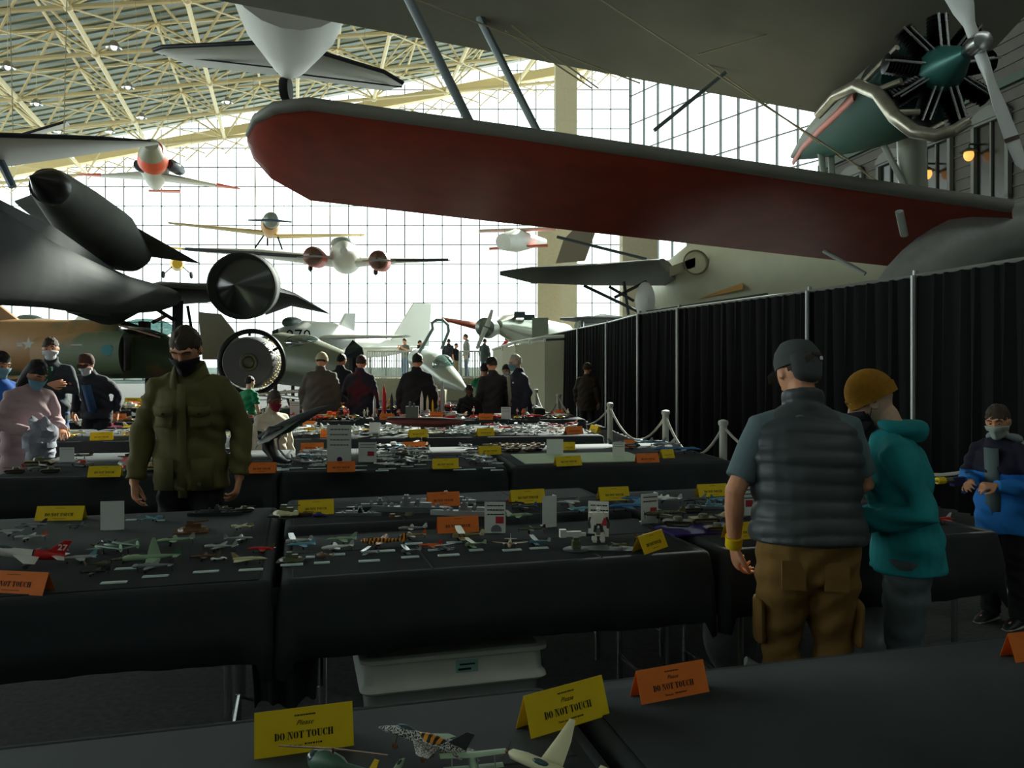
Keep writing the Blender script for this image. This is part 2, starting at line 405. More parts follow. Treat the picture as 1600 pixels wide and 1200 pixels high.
# rope stanchions
SP = [(W(1588, 0, 5.25)), W(1330, 0, 6.0), W(1130, 0, 7.0), W(1040, 0, 8.45), W(953, 0, 10.1), W(873, 0, 13.0), W(838, 0, 15.4)]
STN = mat('stanchion_grey', (205, 205, 192), .5)
st0 = None
lbl = ['pale rope stanchion post behind the boy in the blue jacket', 'rope stanchion post hidden behind the man in the quilted vest', 'tallest pale rope stanchion left of the man in the vest', 'second pale rope stanchion from the man in the vest', 'pale rope stanchion behind the third row of tables', 'pale rope stanchion beside the suited man with white hair', 'farthest rope stanchion by the pale ramp wall']
for i, p in enumerate(SP):
    if st0 is None:
        r = st0 = thing('rope_stanchion', '', 'stanchion'); m = MB(); m.tube((0, 0, .03), (0, 0, .98), .034, n=14); P('post', m, STN, r)
        m = MB(); m.lathe([(.17, 0), (.17, .03), (.05, .07), (.036, .1)]); P('base', m, STN, r); m = MB(); m.lathe([(.04, .96), (.045, .98), (.04, 1.0), (.01, 1.01)]); P('cap', m, STN, r)
    else: r = dup(st0)
    r.location = (p.x, p.y, 0); r['label'] = lbl[i]; r['group'] = 'rope stanchions along the drapes'
    if i:
        a = SP[i-1]; m = MB(); pts = []
        for k in range(13):
            t = k/12; q = a.lerp(p, t); pts.append((q.x, q.y, .95-.33*(1-(2*t-1)**2)*min(1, (a-p).length/1.6)))
        m.sweep(pts, .013, 6); T('rope', m, mat('rope_grey', (186, 184, 172), .8), 'grey rope left of the '+lbl[i-1].replace('pale ', '').replace(' post', '') if i > 1 else 'grey rope behind the teal hoodie and the boy', 'rope')
# ---------------------------------------------------------------- full-size aircraft
def parts_root(name, label, loc=(0, 0, 0), cat='airplane', **k): return thing(name, label, cat, loc, **k)
def part(root, name, fn, mats, smooth=True, **kw):
    m = MB(); m.M = Matrix.Translation(-root.location); fn(m)
    return P(name, m, mats, root, smooth=smooth, **kw)
WIR = mat('wire_tan', (190, 180, 150), .5, .3)
def hang(name, label, C, d, cab=.6, **k):
    o = parts_root(name, label, W(C[0], C[1], d), **k); p = o.location.copy()
    for sx in (-1, 1): part(o, 'cable', lambda m: m.tube(p+Vector((sx*cab, 0, 0)), (p.x+sx*cab*1.6, p.y, roofz(p.x)-.1), .012, n=5), WIR)
    return o
RED = mat('wing_red', (160, 62, 44), .45, nz=.16, nscale=2.5)
DOPE = mat('grey_dope', (132, 132, 122), .6, nz=.1, nscale=2)
NGREEN = mat('nacelle_green', (36, 78, 68), .7, spec=.3)
# biplane with red lower wing and grey upper wing
bp = parts_root('biplane', 'huge biplane with red lower wing and grey upper wing filling the top right', W(1400, 288, 10))
bsec = [((386, 213, 11.2), (386, 222, 11.6), .03), ((400, 188, 10.5), (396, 248, 12.0), .12), ((430, 171, 10.1), (424, 279, 12.4), .2), ((482, 165, 10), (485, 313, 12.6), .26),
        ((800, 209, 10), (780, 347, 12.6), .28), ((1100, 254, 10), (1050, 377, 12.6), .28), ((1330, 289, 10), (1330, 409, 12.6), .28), ((1580, 325, 10), (1600, 438, 12.6), .28)]
lw = part(bp, 'lower_wing', lambda m: m.wing([(W(*a), W(*b), t) for a, b, t in bsec]), [RED, DOPE], label='dark red lower wing with rounded tip')
for p_ in lw.data.polygons:
    if p_.normal.z > .15: p_.material_index = 1
up_ = Vector((0, .02, .03))
part(bp, 'leading_edge', lambda m: m.sweep([W(*a)+up_ for a, b, t in bsec], [.03, .06, .08, .085, .085, .085, .085, .085], 10), DOPE, label='grey leading edge of the red wing')
part(bp, 'aileron_seam', lambda m: m.sweep([W(560, 290, 12.1)-Vector((0, 0, .07)), W(900, 330, 12.1)-Vector((0, 0, .07)), W(1180, 362, 12.1)-Vector((0, 0, .07))], .012, 5), mat('seam_dark', (60, 24, 20), .8))
def undl(px, py, d, off=0): return W(px, py, d)
part(bp, 'access_panel', lambda m: m.lathe([(.21, -.012), (.21, .012)], W(940, 287, 10.82), 28, (.17, .24, 1)), DOPE, label='round grey access panel')
usec = [((x, 0, 9.6), (x, (x-340)*.188, 12.5)) for x in (-250, 200, 700, 1100, 1420)]
def upw(m):
    s = []
    for a, b in usec:
        t = W(*b); s.append((Vector((t.x+.02, 9.2, t.z+.75)), t, .3))
    m.wing(s)
part(bp, 'upper_wing', upw, mat('upper_dope', (136, 134, 122), .7, nz=.1, nscale=1.2), label='grey upper wing')
def ufit(m):
    for x, y, d in ((585, 3, 12.0), (770, 34, 12.1), (940, 70, 12.0), (1100, 20, 11.2), (1240, 90, 11.5)):
        p = W(x, y, d); m.box(p+Vector((0, 0, -.02)), (.05, .3, .08))
part(bp, 'hinge_fittings', ufit, RUB)
SGR = mat('strut_grey', (112, 124, 126), .5)
for a, b in (((738, 200, 10.5), (617, -45, 10.0)), ((846, 218, 12.0), (712, -45, 11.6))):
    part(bp, 'wing_strut', lambda m: m.sweep([W(*b), W(*a)], [(.05, .09)]*2, 10), SGR)
WIR = mat('wire_tan', (190, 180, 150), .5, .3)
for a, b in (((925, -10, 10), (1345, 262, 10.4)), ((950, -10, 11.6), (1318, 250, 12)), ((790, 48, 11), (925, 138, 12)), ((800, 40, 10.5), (935, 138, 12)), ((1090, 85, 11), (1490, -30, 10.5)), ((1340, 262, 11), (1440, 330, 11)), ((640, -5, 10), (1000, 130, 12))):
    part(bp, 'bracing_wire', lambda m: m.tube(W(*a), W(*b), .012, n=5), WIR)
part(bp, 'aileron_rod', lambda m: m.tube(W(1134, 113, 11), W(1022, 204, 11), .028), SGR)
# engine nacelle
K = 1.15
NX, NZ_ = 4.24*K, 1.5+2.92*K
def nac(m):
    m.M = m.M @ Matrix.Translation((NX, 0, NZ_)) @ Matrix.Scale(K, 4)
    m.sweep([(0, 8.2, -.02), (0, 8.6, -.02), (0, 9.3, 0), (0, 10.2, .05), (0, 11.2, .12), (0, 12.0, .16)], [.46, .45, .40, .30, .17, .03], 20, up=(0, 0, 1))
part(bp, 'nacelle', nac, NGREEN, label='dark green engine nacelle')
def nactop(m):
    m.M = m.M @ Matrix.Translation((NX-.02, 0, NZ_+.16)) @ Matrix.Scale(K, 4)
    m.sweep([(0, 8.9, 0), (0, 9.6, .0), (0, 10.4, .06), (0, 11.3, .1), (0, 12.05, .06)], [.36, .34, .27, .15, .03], 20, up=(0, 0, 1))
part(bp, 'nacelle_top', nactop, DOPE)
def stripe(m):
    m.M = m.M @ Matrix.Translation((NX, 0, NZ_)) @ Matrix.Scale(K, 4)
    m.sweep([(-.43, 8.9, .05), (-.38, 9.5, .05), (-.29, 10.3, .08), (-.16, 11.2, .12), (-.02, 12.0, .1)], [(.05, .02)]*5, 8, up=(0, 0, 1))
part(bp, 'stripe', stripe, mat('stripe_red', (196, 84, 54), .5))
EC = Vector((4.24*K, 7.95*K, 1.5+2.9*K))
def partK(root, name, fn, mats, **kw):
    m = MB(); m.M = Matrix.Translation(-root.location) @ Matrix.Translation(EC) @ Matrix.Scale(K, 4) @ Matrix.Translation(-EC); fn(m)
    return P(name, m, mats, root, **kw)
ENG = mat('engine_black', (30, 30, 32), .35, .5)
for k in range(9):
    a = 2*PI*k/9+.2; d = Vector((math.cos(a), 0, math.sin(a)))
    def cyl(m):
        m.sweep([EC+d*(.22+.035*q/2) for q in range(20)], [.075 if q % 2 else .105 for q in range(20)], 10)
    cy = partK(bp, 'cylinder', cyl, ENG)
    m = MB(); m.M = Matrix.Translation(-bp.location) @ Matrix.Translation(EC) @ Matrix.Scale(K, 4) @ Matrix.Translation(-EC); m.tube(EC+d*.2+Vector((.03, -.14, 0)), EC+d*.54+Vector((.03, -.1, 0)), .013, n=6); m.tube(EC+d*.2-Vector((.04, .14, 0)), EC+d*.54-Vector((.04, .1, 0)), .013, n=6)
    P('pushrod', m, CHR, cy)
partK(bp, 'crankcase', lambda m: m.lathe([(.24, .16), (.25, .0), (.22, -.12), (.14, -.3), (.09, -.42), (.06, -.5)], EC, 24, (0, 1, 0)) , mat('crankcase_green', (60, 120, 112), .35, .3))
HB = EC+Vector((.02, -.62, .02))
partK(bp, 'propeller_hub', lambda m: m.lathe([(.05, -.12), (.09, -.1), (.1, 0), (.09, .1), (.05, .16)], HB, 16, (0, 1, 0)), CHR)
bd = Vector((.35, 0, -.94)).normalized(); bx_ = bd.cross(Vector((0, 1, 0)))
for s in (1, -1):
    def blade(m):
        D = bd*s; sid = bx_*s; pr = [(.08, .05, .05), (.2, .05, .05), (.35, .09, .03), (.6, .125, .018), (.9, .11, .012), (1.15, .07, .008), (1.22, .02, .005)]
        rs = []
        for r, w, t in pr:
            tw = math.radians(50-30*r); ax = sid*math.cos(tw)+Vector((0, 1, 0))*math.sin(tw); ay = D.cross(ax)
            rs.append([HB+D*r+ax*w*math.cos(2*PI*k/12)+ay*t*math.sin(2*PI*k/12) for k in range(12)])
        m.rings(rs)
    partK(bp, 'propeller_blade', blade, mat('blade_white', (250, 254, 252), .3), label='white propeller blade')
    partK(bp, 'blade_band', lambda m: m.sweep([HB+bd*s*.9, HB+bd*s*.94], [(.112, .02)]*2, 12, up=bx_+Vector((0, .45, 0))), mat('band_brown', (90, 70, 66), .5))
EXH = mat('exhaust_steel', (176, 170, 152), .3, .7, nz=.2)
part(bp, 'exhaust_collector', lambda m: m.sweep([W(1278, 180, 10.58), W(1305, 150, 10.23), W(1340, 133, 9.77), W(1372, 146, 9.20), W(1398, 182, 8.97), W(1428, 206, 8.74), W(1462, 212, 8.62), W(1490, 204, 8.51), W(1512, 190, 8.51)], [.058, .07, .076, .078, .078, .076, .07, .063, .058], 12), EXH, label='curved bare metal exhaust pipe')
for a, b in (((1350, 128, 9.66), (1402, 74, 9.08)), ((1372, 140, 9.20), (1408, 126, 8.97)), ((1400, 176, 8.97), (1436, 175, 8.97)), ((1446, 208, 8.74), (1472, 194, 8.85))):
    part(bp, 'exhaust_stub', lambda m: m.tube(W(*a), W(*b), .035), EXH)
part(bp, 'landing_leg', lambda m: m.sweep([W(1424, 205, 10.5), W(1427, 322, 11.3)], [.18, .185], 20), mat('leg_white', (196, 200, 186), .4), label='thick pale cylindrical landing leg')
for a, b in (((1282, 238, 12.4), (1290, 292, 12.0)), ((1298, 240, 12.4), (1301, 292, 12.0)), ((1372, 210, 10.6), (1422, 306, 11)), ((1405, 330, 10.1), (1413, 368, 10.4)), ((1287, 392, 11.3), (1352, 428, 11))):
    part(bp, 'nacelle_strut', lambda m: m.sweep([W(*a), W(*b)], [(.03, .05)]*2, 8), mat('strut_pale', (196, 204, 196), .45))
# big pale ring cowl at right above the drapes
rcl = W(1650, 540, 10.6)
part(bp, 'cowl_ring', lambda m: m.ring(rcl, 1.52, .37, (.1, -1, 0), 56, 12, 1.42), mat('cowl_grey', (150, 152, 146), .4, nz=.08), label='large round pale grey cowl above the drapes')
part(bp, 'cowl_face', lambda m: m.ell(rcl+Vector((0, .3, 0)), (1.9, .3, 1.3), 24, 14), mat('cowl_blue', (150, 168, 172), .4, second=(176, 186, 184), nscale=1.3), label='pale blue grey cowl face')
part(bp, 'lettering', lambda m: [m.tube(W(1478, 418, 10.5), W(1488, 398, 10.5), .03), m.tube(W(1540, 412, 10.5), W(1552, 394, 10.5), .03)], YEL)
# mail plane behind the drapes
CRM = mat('cream_skin', (206, 206, 178), .45, nz=.06, nscale=2)
mp = parts_root('mail_plane', 'cream and grey mail plane with oval emblem behind the black drapes', W(1100, 430, 18))
part(mp, 'fuselage', lambda m: m.sweep([W(1015, 462, 22), W(1050, 450, 20), W(1100, 436, 18.5), W(1220, 424, 17), W(1400, 410, 15.6), W(1500, 400, 15)], [(.2, .15), (.65, .5), (.95, .8), (1.05, .9), (1.05, .9), (.9, .8)], 20, up=(0, 0, 1)), CRM)
part(mp, 'wing', lambda m: m.wing([(W(781, 424, 17.4), W(781, 430, 17.8), .04), (W(830, 418, 17), W(830, 442, 18.6), .16), (W(930, 414, 17), W(930, 446, 19), .24), (W(1030, 407, 17), W(1070, 446, 19), .3)]), mat('wing_grey', (112, 116, 112), .6, nz=.08))
part(mp, 'wheel_spat', lambda m: m.ell(W(1008, 470, 17.5), (.22, .3, .42)), WHT)
part(mp, 'emblem_ring', lambda m: m.ring(W(1087, 410, 17.45), .26, .02, (0, -1, 0), 28, 6), mat('emblem_brown', (130, 118, 90), .5))
part(mp, 'emblem', lambda m: m.lathe([(.24, -.02), (.24, .02)], W(1087, 410, 17.5), 24, (0, 1, 0)), mat('emblem_pale', (216, 214, 180), .5))
part(mp, 'name_panel', lambda m: m.prism([(-.28, -.12), (.28, .1), (.28, .3), (-.28, .1)], W(1066, 424, 17.5), (1, 0, 0), (0, 0, 1), .02), mat('panel_tan', (176, 168, 140), .6))
part(mp, 'wood_panel', lambda m: m.wing([(W(1080, 470, 18.0), W(1080, 462, 18.2), .05), (W(1160, 452, 16.6), W(1160, 440, 16.8), .05)], up=(0, -1, 0)), mat('wood_orange', (196, 146, 80), .5))
for a, b in (((912, 446, 17.8), (1004, 490, 17.8)), ((952, 448, 17.8), (990, 470, 18)), ((960, 465, 18), (1010, 440, 18)), ((870, 370, 18), (1010, 405, 18)), ((1010, 488, 17), (1200, 460, 16.4)), ((975, 440, 18), (982, 492, 18))):
    part(mp, 'strut', lambda m: m.tube(W(*a), W(*b), .035, n=6), mat('strut_dark', (60, 72, 76), .5))
# grey tail parts hanging further back under the red wing
hp = hang('hanging_biplane', 'small red and white biplane hanging under the red wing near its middle', (800, 378), 34, .3)
part(hp, 'fuselage', lambda m: m.sweep([W(786, 378, 33), W(806, 376, 34), W(850, 378, 37)], [.35, .5, .15], 14), WHT)
part(hp, 'upper_wing', lambda m: m.wing([(W(748, 360, 34), W(748, 364, 35.2), .15), (W(868, 356, 34), W(868, 361, 35.2), .15)]), mat('wing_redwhite', (226, 214, 206), .5))
part(hp, 'lower_wing', lambda m: m.wing([(W(764, 388, 34), W(764, 391, 35.2), .12), (W(856, 382, 34), W(856, 386, 35.2), .12)]), mat('orange_red', (222, 96, 66), .5))
part(hp, 'tail_fin', lambda m: m.prism([(0, 0), (1.1, .1), (1.5, 1.2), (1.0, 1.6), (.3, .9)], W(868, 412, 30), (1, 0, 0), (0, 0, 1), .1), mat('fin_tan', (150, 140, 120), .6))
# Blackbird with drone
BLKM = mat('blackbird_paint', (52, 54, 54), .75, nz=.25, nscale=1.2, spec=.25)
bb = parts_root('black_jet', 'huge black reconnaissance jet with round spiked engine inlet at left', W(180, 460, 18))
part(bb, 'fuselage', lambda m: m.sweep([W(-420, 392, 8.6), W(-200, 394, 10), W(0, 402, 12), W(80, 430, 14.5), W(160, 456, 17), W(215, 466, 19.5), W(230, 470, 24)], [(.7, .3), (.7, .3), (.72, .3), (.6, .35), (.46, .6), (.36, 1.0), (.3, .8)], 22, up=(0, 0, 1)), BLKM)
part(bb, 'chine', lambda m: m.wing([(W(-430, 200, 8.6), W(-420, 460, 8.6), .15), (W(0, 312, 12), W(0, 470, 12.2), .2), (W(90, 358, 15), W(90, 484, 15.2), .2), (W(178, 421, 18.4), W(178, 496, 18.8), .2), (W(232, 445, 20), W(232, 478, 20), .2)], up=(.3, 1, 0)), BLKM)
part(bb, 'inner_wing', lambda m: m.wing([(W(160, 470, 18.5), W(160, 492, 24), .5), (W(250, 448, 20), W(250, 478, 24), .5), (W(345, 455, 20.4), W(345, 470, 26), .5)]), BLKM)
part(bb, 'outer_wing', lambda m: m.wing([(W(410, 450, 21), W(415, 492, 26), .7), (W(462, 462, 23), W(455, 478, 27), .3), (W(512, 489, 26), W(516, 491, 27), .03)]), BLKM)
NC = W(378, 447, 20)
part(bb, 'nacelle', lambda m: m.lathe([(.80, -.02), (.84, .03), (.86, .8), (.90, 2.2), (.85, 3.4), (.6, 4.6)], NC, 40, (-.27, 1, .1)), BLKM, label='round black engine nacelle')
part(bb, 'inlet', lambda m: m.lathe([(.81, .0), (.8, .4), (.5, .5)], NC, 40, (-.2, 1, .08)), mat('inlet_grey', (48, 50, 52), .5))
part(bb, 'inlet_spike', lambda m: m.lathe([(.77, .2), (.765, .05), (.02, -.78), (.001, -.8)], NC, 40, (-.1, 1, .05)), mat('spike_metal', (84, 86, 86), .28, .75), label='shiny conical inlet spike')
part(bb, 'belly_fairing', lambda m: m.sweep([W(120, 484, 18), W(170, 492, 19), W(210, 482, 20)], [(.1, .3), (.24, .5), (.08, .3)], 14, up=(0, 0, 1)), BLKM)
for a, b, r in (((278, 470, 20.5), (277, 540, 20.5), .14), ((293, 478, 20.5), (302, 530, 20.5), .04), ((240, 480, 20), (272, 500, 20.4), .05), ((277, 540, 20.5), (277, 600, 20.5), .1)):
    part(bb, 'landing_gear_leg', lambda m: m.tube(W(*a), W(*b), r), RUB)
for dx in (-.35, .35): part(bb, 'wheel', lambda m: m.lathe([(.1, -.14), (.4, -.14), (.44, 0), (.4, .14), (.1, .14)], (W(277, 597, 20.5).x+dx, 20.5, .44), 20, (1, 0, 0)), RUB)
BLKD = mat('drone_paint', (92, 92, 88), .75, nz=.2, nscale=1.2, spec=.25)
dr = parts_root('black_drone', 'black winged drone with pointed nose carried above the big black jet', W(75, 290, 16))
part(dr, 'drone_body', lambda m: m.sweep([W(76, 291, 15.4), W(84, 296, 15.9), W(120, 330, 17), W(165, 365, 18.2), W(196, 398, 19.2), W(203, 412, 20)], [(.34, .34), (.4, .42), (.56, .6), (.62, .7), (.42, .6), (.2, .3)], 20), BLKD)
part(dr, 'nose_cone', lambda m: m.lathe([(.33, .2), (.35, 0), (.3, -.08), (.02, -.5)], W(76, 290, 15.4), 28, (.12, .98, -.12)), mat('nose_black', (20, 21, 24), .3))
part(dr, 'drone_wing', lambda m: m.wing([(W(105, 300, 16.4), W(200, 398, 19.4), .22), (W(195, 345, 18.2), W(226, 400, 19.6), .14), (W(311, 411, 20), W(313, 412, 20.1), .02)]), BLKD)
part(dr, 'left_wing', lambda m: m.wing([(W(60, 300, 16), W(100, 372, 18), .2), (W(22, 314, 16.8), W(60, 345, 18), .1)]), BLKD)
part(dr, 'pylon', lambda m: m.sweep([W(140, 362, 18.2), W(175, 415, 18.8)], [(.1, .8)]*2, 10, up=(1, 0, 0)), mat('pylon_grey', (120, 128, 126), .5))
# camouflage fighter on the floor, left
CB = mat('camo_brown', (168, 126, 80), .6, second=(92, 108, 76), nscale=.45)
fj = parts_root('fighter_jet', 'brown and green camouflage fighter jet parked behind the crossed-arm man', W(150, 575, 22))
part(fj, 'fuselage', lambda m: m.sweep([W(-500, 545, 25), W(-100, 545, 23.4), W(60, 546, 22.6), W(190, 546, 22), W(250, 556, 21.8), W(292, 566, 21.6), W(312, 572, 21.5)], [(.85, .95), (.85, .95), (.85, .95), (.8, .9), (.62, .6), (.3, .3), (.05, .05)], 20, up=(0, 0, 1)), CB)
part(fj, 'intake', lambda m: m.sweep([W(60, 556, 21.6), W(160, 552, 21.2), W(198, 552, 21.0)], [(.5, .3), (.6, .32), (.56, .3)], 16, up=(0, 0, 1)), CB)
part(fj, 'intake_lip', lambda m: m.box(W(199, 553, 20.9), (.05, .3, .85)), mat('lip_dark', (52, 44, 34), .6))
part(fj, 'wing', lambda m: m.wing([(W(40, 590, 21.6), W(-200, 592, 22), .12), (W(180, 590, 20.6), W(-60, 600, 17.5), .16)]), CB)
part(fj, 'tail_fin', lambda m: m.prism([(-6, 0), (1.2, 0), (-1.1, 1.75), (-6, 2.6)], W(-20, 510, 23), (1, 0, 0), (0, 0, 1), .14), CB)
part(fj, 'canopy', lambda m: m.ell(W(228, 514, 21.6), (.78, .35, .28)), glassy('canopy_glass', (176, 200, 196), .55, .08))
part(fj, 'canopy_open', lambda m: m.sweep([W(238, 504, 21.5), W(262, 492, 21.5)], .05, 6), mat('canopy_frame', (180, 120, 100), .5))
part(fj, 'canopy_rail', lambda m: m.sweep([W(186, 508, 20.95), W(250, 527, 20.95)], .025, 6), mat('rail_pink', (196, 150, 130), .5))
part(fj, 'ejection_seat', lambda m: m.box(W(226, 514, 21.5), (.2, .3, .4)), mat('seat_red', (150, 60, 40), .6))
part(fj, 'round_badge', lambda m: [m.lathe([(.15, -.02), (.15, .02)], W(168, 547, 20.78), 24, (0, 1, 0))], mat('badge_blue', (90, 170, 180), .5))
def star(m, c, r):
    m.prism([(math.cos(PI/2+k*PI/5)*(r if k % 2 == 0 else r*.4), math.sin(PI/2+k*PI/5)*(r if k % 2 == 0 else r*.4)) for k in range(10)], c, (1, 0, 0), (0, 0, 1), .02)
def starbar(m):
    c = W(45, 538, 21.4); star(m, c, .19)
    for s in (-1, 1): m.box(c+Vector((s*.24, 0, .02)), (.16, .02, .035)); m.box(c+Vector((s*.24, 0, -.04)), (.16, .02, .035))
part(fj, 'star_insignia', starbar, WHT, smooth=False)
part(fj, 'number_dash', lambda m: m.box(W(120, 539, 21.0), (.3, .02, .04)), WHT)
for x in (60, 230): part(fj, 'landing_gear', lambda m: [m.tube(W(x, 585, 22), (W(x, 0, 22).x, 22, .3), .06), m.lathe([(.3, -.1), (.34, 0), (.3, .1)], Vector((W(x, 652, 22).x, 22, .34)), 18, (1, 0, 0))], RUB)
# turbine on a stand
te = parts_root('turbine_engine', 'round grey turbine engine with outer ring on a display stand', W(388, 566, 14))
c0 = W(387, 566, 14)
part(te, 'outer_ring', lambda m: m.ring(c0+Vector((.04, .1, 0)), .55, .045, (.1, -1, 0), 48, 8), mat('ring_black', (30, 32, 32), .4, .4))
part(te, 'fan_face', lambda m: m.lathe([(.02, -.04), (.42, -.02), (.45, .05), (.47, .6), (.3, 1.2)], c0, 40, (-.1, 1, 0)), mat('fan_grey', (92, 94, 96), .45, .2))
part(te, 'hub', lambda m: [m.ring(c0+Vector((.03, -.04, 0)), .13, .03, (.1, -1, 0), 28, 8), m.ell(c0+Vector((.03, -.03, 0)), (.1, .04, .1))], mat('hub_olive', (96, 96, 74), .4, .3))
def brass(m):
    for k in range(26):
        a = -1.2+k*.085
        for r in (.47, .51): m.ell(c0+Vector((math.cos(a)*r, .1+.06*(k % 3), math.sin(a)*r)), (.014, .03, .014), 6, 4)
part(te, 'brass_nozzles', brass, mat('brass', (226, 190, 90), .3, .6))
part(te, 'ring_brackets', lambda m: [m.tube(c0+Vector((math.cos(a)*.46, .1, math.sin(a)*.46)), c0+Vector((math.cos(a)*.55, .1, math.sin(a)*.55)), .025, n=6) for a in (PI/2, PI*.85, PI*.15)], RUB)
part(te, 'stand', lambda m: [m.tube(c0+Vector((x, y, -.5)), Vector((c0.x+x*1.6, 14+y*1.3, 0)), .025, n=6) for x in (-.3, .5) for y in (-.2, .5)]+[m.tube(c0+Vector((-.6, -.3, -.62)), c0+Vector((1, .3, -.5)), .03, n=6), m.tube(c0+Vector((-.6, .5, -.5)), c0+Vector((1, -.3, -.62)), .03, n=6)], CHR)
# olive jet fighter
OJ = mat('olive_skin', (128, 134, 112), .5, nz=.1, nscale=2)
oj = parts_root('swept_jet', 'olive grey jet fighter with clear canopy parked behind the turbine', W(480, 560, 18))
part(oj, 'fuselage', lambda m: m.sweep([W(395, 562, 19.6), W(440, 560, 19), W(480, 566, 18.2), W(525, 574, 17.4), W(548, 578, 17.1)], [(.5, .45), (.62, .6), (.58, .6), (.4, .45), (.3, .3)], 20, up=(0, 0, 1)), OJ)
part(oj, 'nose_ring', lambda m: m.ring(W(549, 578, 17.05), .27, .05, (.6, -.8, 0), 28, 8), mat('ring_green', (30, 82, 66), .5))
part(oj, 'canopy', lambda m: m.ell(W(473, 536, 18), (.42, .3, .2)), glassy('canopy_glass', (176, 200, 196), .55, .08))
part(oj, 'tail_fin', lambda m: m.prism([(0, 0), (1.75, 0), (.58, 1.48), (-.13, 1.55)], W(318, 562, 26), (1, 0, 0), (0, 0, 1), .1), mat('fin_grey', (120, 124, 118), .6))
part(oj, 'wing', lambda m: m.wing([(W(440, 580, 17.6), W(380, 584, 18.4), .12), (W(400, 606, 14.9), W(360, 606, 15.3), .05)]), OJ)
for x in (430, 530): part(oj, 'landing_gear', lambda m: m.tube(W(x, 585, 18.2), (W(x, 585, 18.2).x, 18.2, 0), .05), RUB)
gm = parts_root('gun_turret', 'dark angular glazed turret shape behind the seated visitors, center left', W(556, 552, 16))
part(gm, 'turret_shell', lambda m: m.rings([[W(536+a, 552+b, 16+c) for a, b, c in ((0, 6, 0), (34, 8, 0), (34, 8, .5), (0, 6, .5))], [W(540+a, 545+b, 16+c) for a, b, c in ((0, 0, 0), (26, -2, -.1), (26, -2, .5), (0, 0, .5))], [W(551+a, 531+b, 16.1+c) for a, b, c in ((0, 0, 0), (5, 4, 0), (5, 4, .4), (0, 0, .4))]]), mat('turret_dark', (50, 62, 60), .3, .3), smooth=False)
part(gm, 'turret_stand', lambda m: m.tube(W(553, 556, 16.2), (W(553, 556, 16.2).x, 16.2, 0), .12), RUB)
# white jets further back
WJ = mat('white_jet', (246, 250, 244), .45)
def simple_jet(label, nose, tail, r, dn, dt, fin=None, num=None, name='white_jet'):
    a = W(nose[0], nose[1], dn); b = W(tail[0], tail[1], dt)
    o = parts_root(name, label, (a+b)/2)
    part(o, 'fuselage', lambda m: m.sweep([a, a.lerp(b, .12), a.lerp(b, .35), a.lerp(b, .75), b], [r*.15, r*.6, r, r*.9, r*.5], 18), WJ)
    ax = (b-a).normalized(); sd = Vector((-ax.y, ax.x, 0)).normalized()
    if fin: part(o, 'tail_fin', lambda m: m.prism([(0, 0), (fin*1.4, 0), (fin*1.5, fin), (fin*.9, fin)], a.lerp(b, .75), (b-a).normalized(), (0, 0, 1), .12), WJ)
    part(o, 'canopy', lambda m: m.ell(a.lerp(b, .25)+Vector((0, 0, r*.85)), (r*.9, r*.3, r*.34), R=Matrix.Rotation(math.atan2(ax.y, ax.x), 3, 'Z')), mat('canopy_dark', (120, 136, 136), .2))
    c = a.lerp(b, .55)
    part(o, 'wing', lambda m: m.wing([(c+sd*k-ax*(.9-abs(k)*.3), c+sd*k+ax*(.9-abs(k)*.05), .2-.03*abs(k)) for k in (-3.4, 0, 3.4)]), WJ)
    for t in (.25, .6): part(o, 'landing_gear', lambda m: m.tube(a.lerp(b, t)-Vector((0, 0, r*.8)), (a.lerp(b, t).x, a.lerp(b, t).y, 0), .06), RUB)
    return o
j1 = simple_jet('white jet with black 070 on its nose beyond the olive fighter', (424, 530), (545, 527), .62, 26, 30, .9)
def num070(m): put_text(m, '070', .55, Matrix.Translation(W(470, 529, 25.8)-Vector((0, .3, .1))) @ Matrix.Rotation(PI/2, 4, 'X'))
part(j1, 'nose_number', num070, INK); part(j1, 'nose_intake', lambda m: m.lathe([(.2, -.1), (.3, .1)], W(430, 527, 25.9), 18, (1, .3, 0)), RUB)
simple_jet('pale white jet with tall swept tail in front of the far windows', (470, 548), (640, 542), .5, 36, 42, 2.3)
simple_jet('small white jet seen between camouflage jet and black jet', (20, 516), (120, 520), .6, 34, 36, 1.6)
nd = parts_root('jet_cockpit', 'pale grey jet nose with raised canopy frame pointing down toward the tables', W(690, 575, 17))
part(nd, 'nose', lambda m: m.sweep([W(655, 560, 19), W(680, 572, 17.6), W(705, 595, 16.4), W(728, 610, 15.4)], [(.24, .28), (.29, .32), (.2, .22), (.04, .04)], 18, up=(0, 0, 1)), mat('nose_grey', (196, 204, 194), .3, .3))
part(nd, 'windscreen', lambda m: m.ell(W(692, 570, 17), (.24, .3, .22)), glassy('canopy_glass', (176, 200, 196), .55, .08))
part(nd, 'canopy_frame', lambda m: m.sweep([W(654, 552, 17.6), W(676, 514, 17.6), W(675, 505, 17.6), W(682, 500, 17.6), W(692, 500, 17.6), W(700, 508, 17.6), W(701, 518, 17.6), W(690, 545, 17.4)], .035, 8), mat('frame_pale', (176, 190, 186), .4))
part(nd, 'canopy_glass', lambda m: m.add([W(656, 550, 17.62), W(676, 514, 17.62), W(682, 502, 17.62), W(692, 502, 17.62), W(700, 516, 17.62), W(688, 548, 17.42)], [(0, 1, 2, 3, 4, 5)]), glassy('canopy_clear', (226, 240, 238), .85, .05))
part(nd, 'stand', lambda m: [m.box((W(672, 600, 18).x, 18.2, .45), (.7, .7, .9))], mat('plinth_beige', (190, 186, 156), .7))
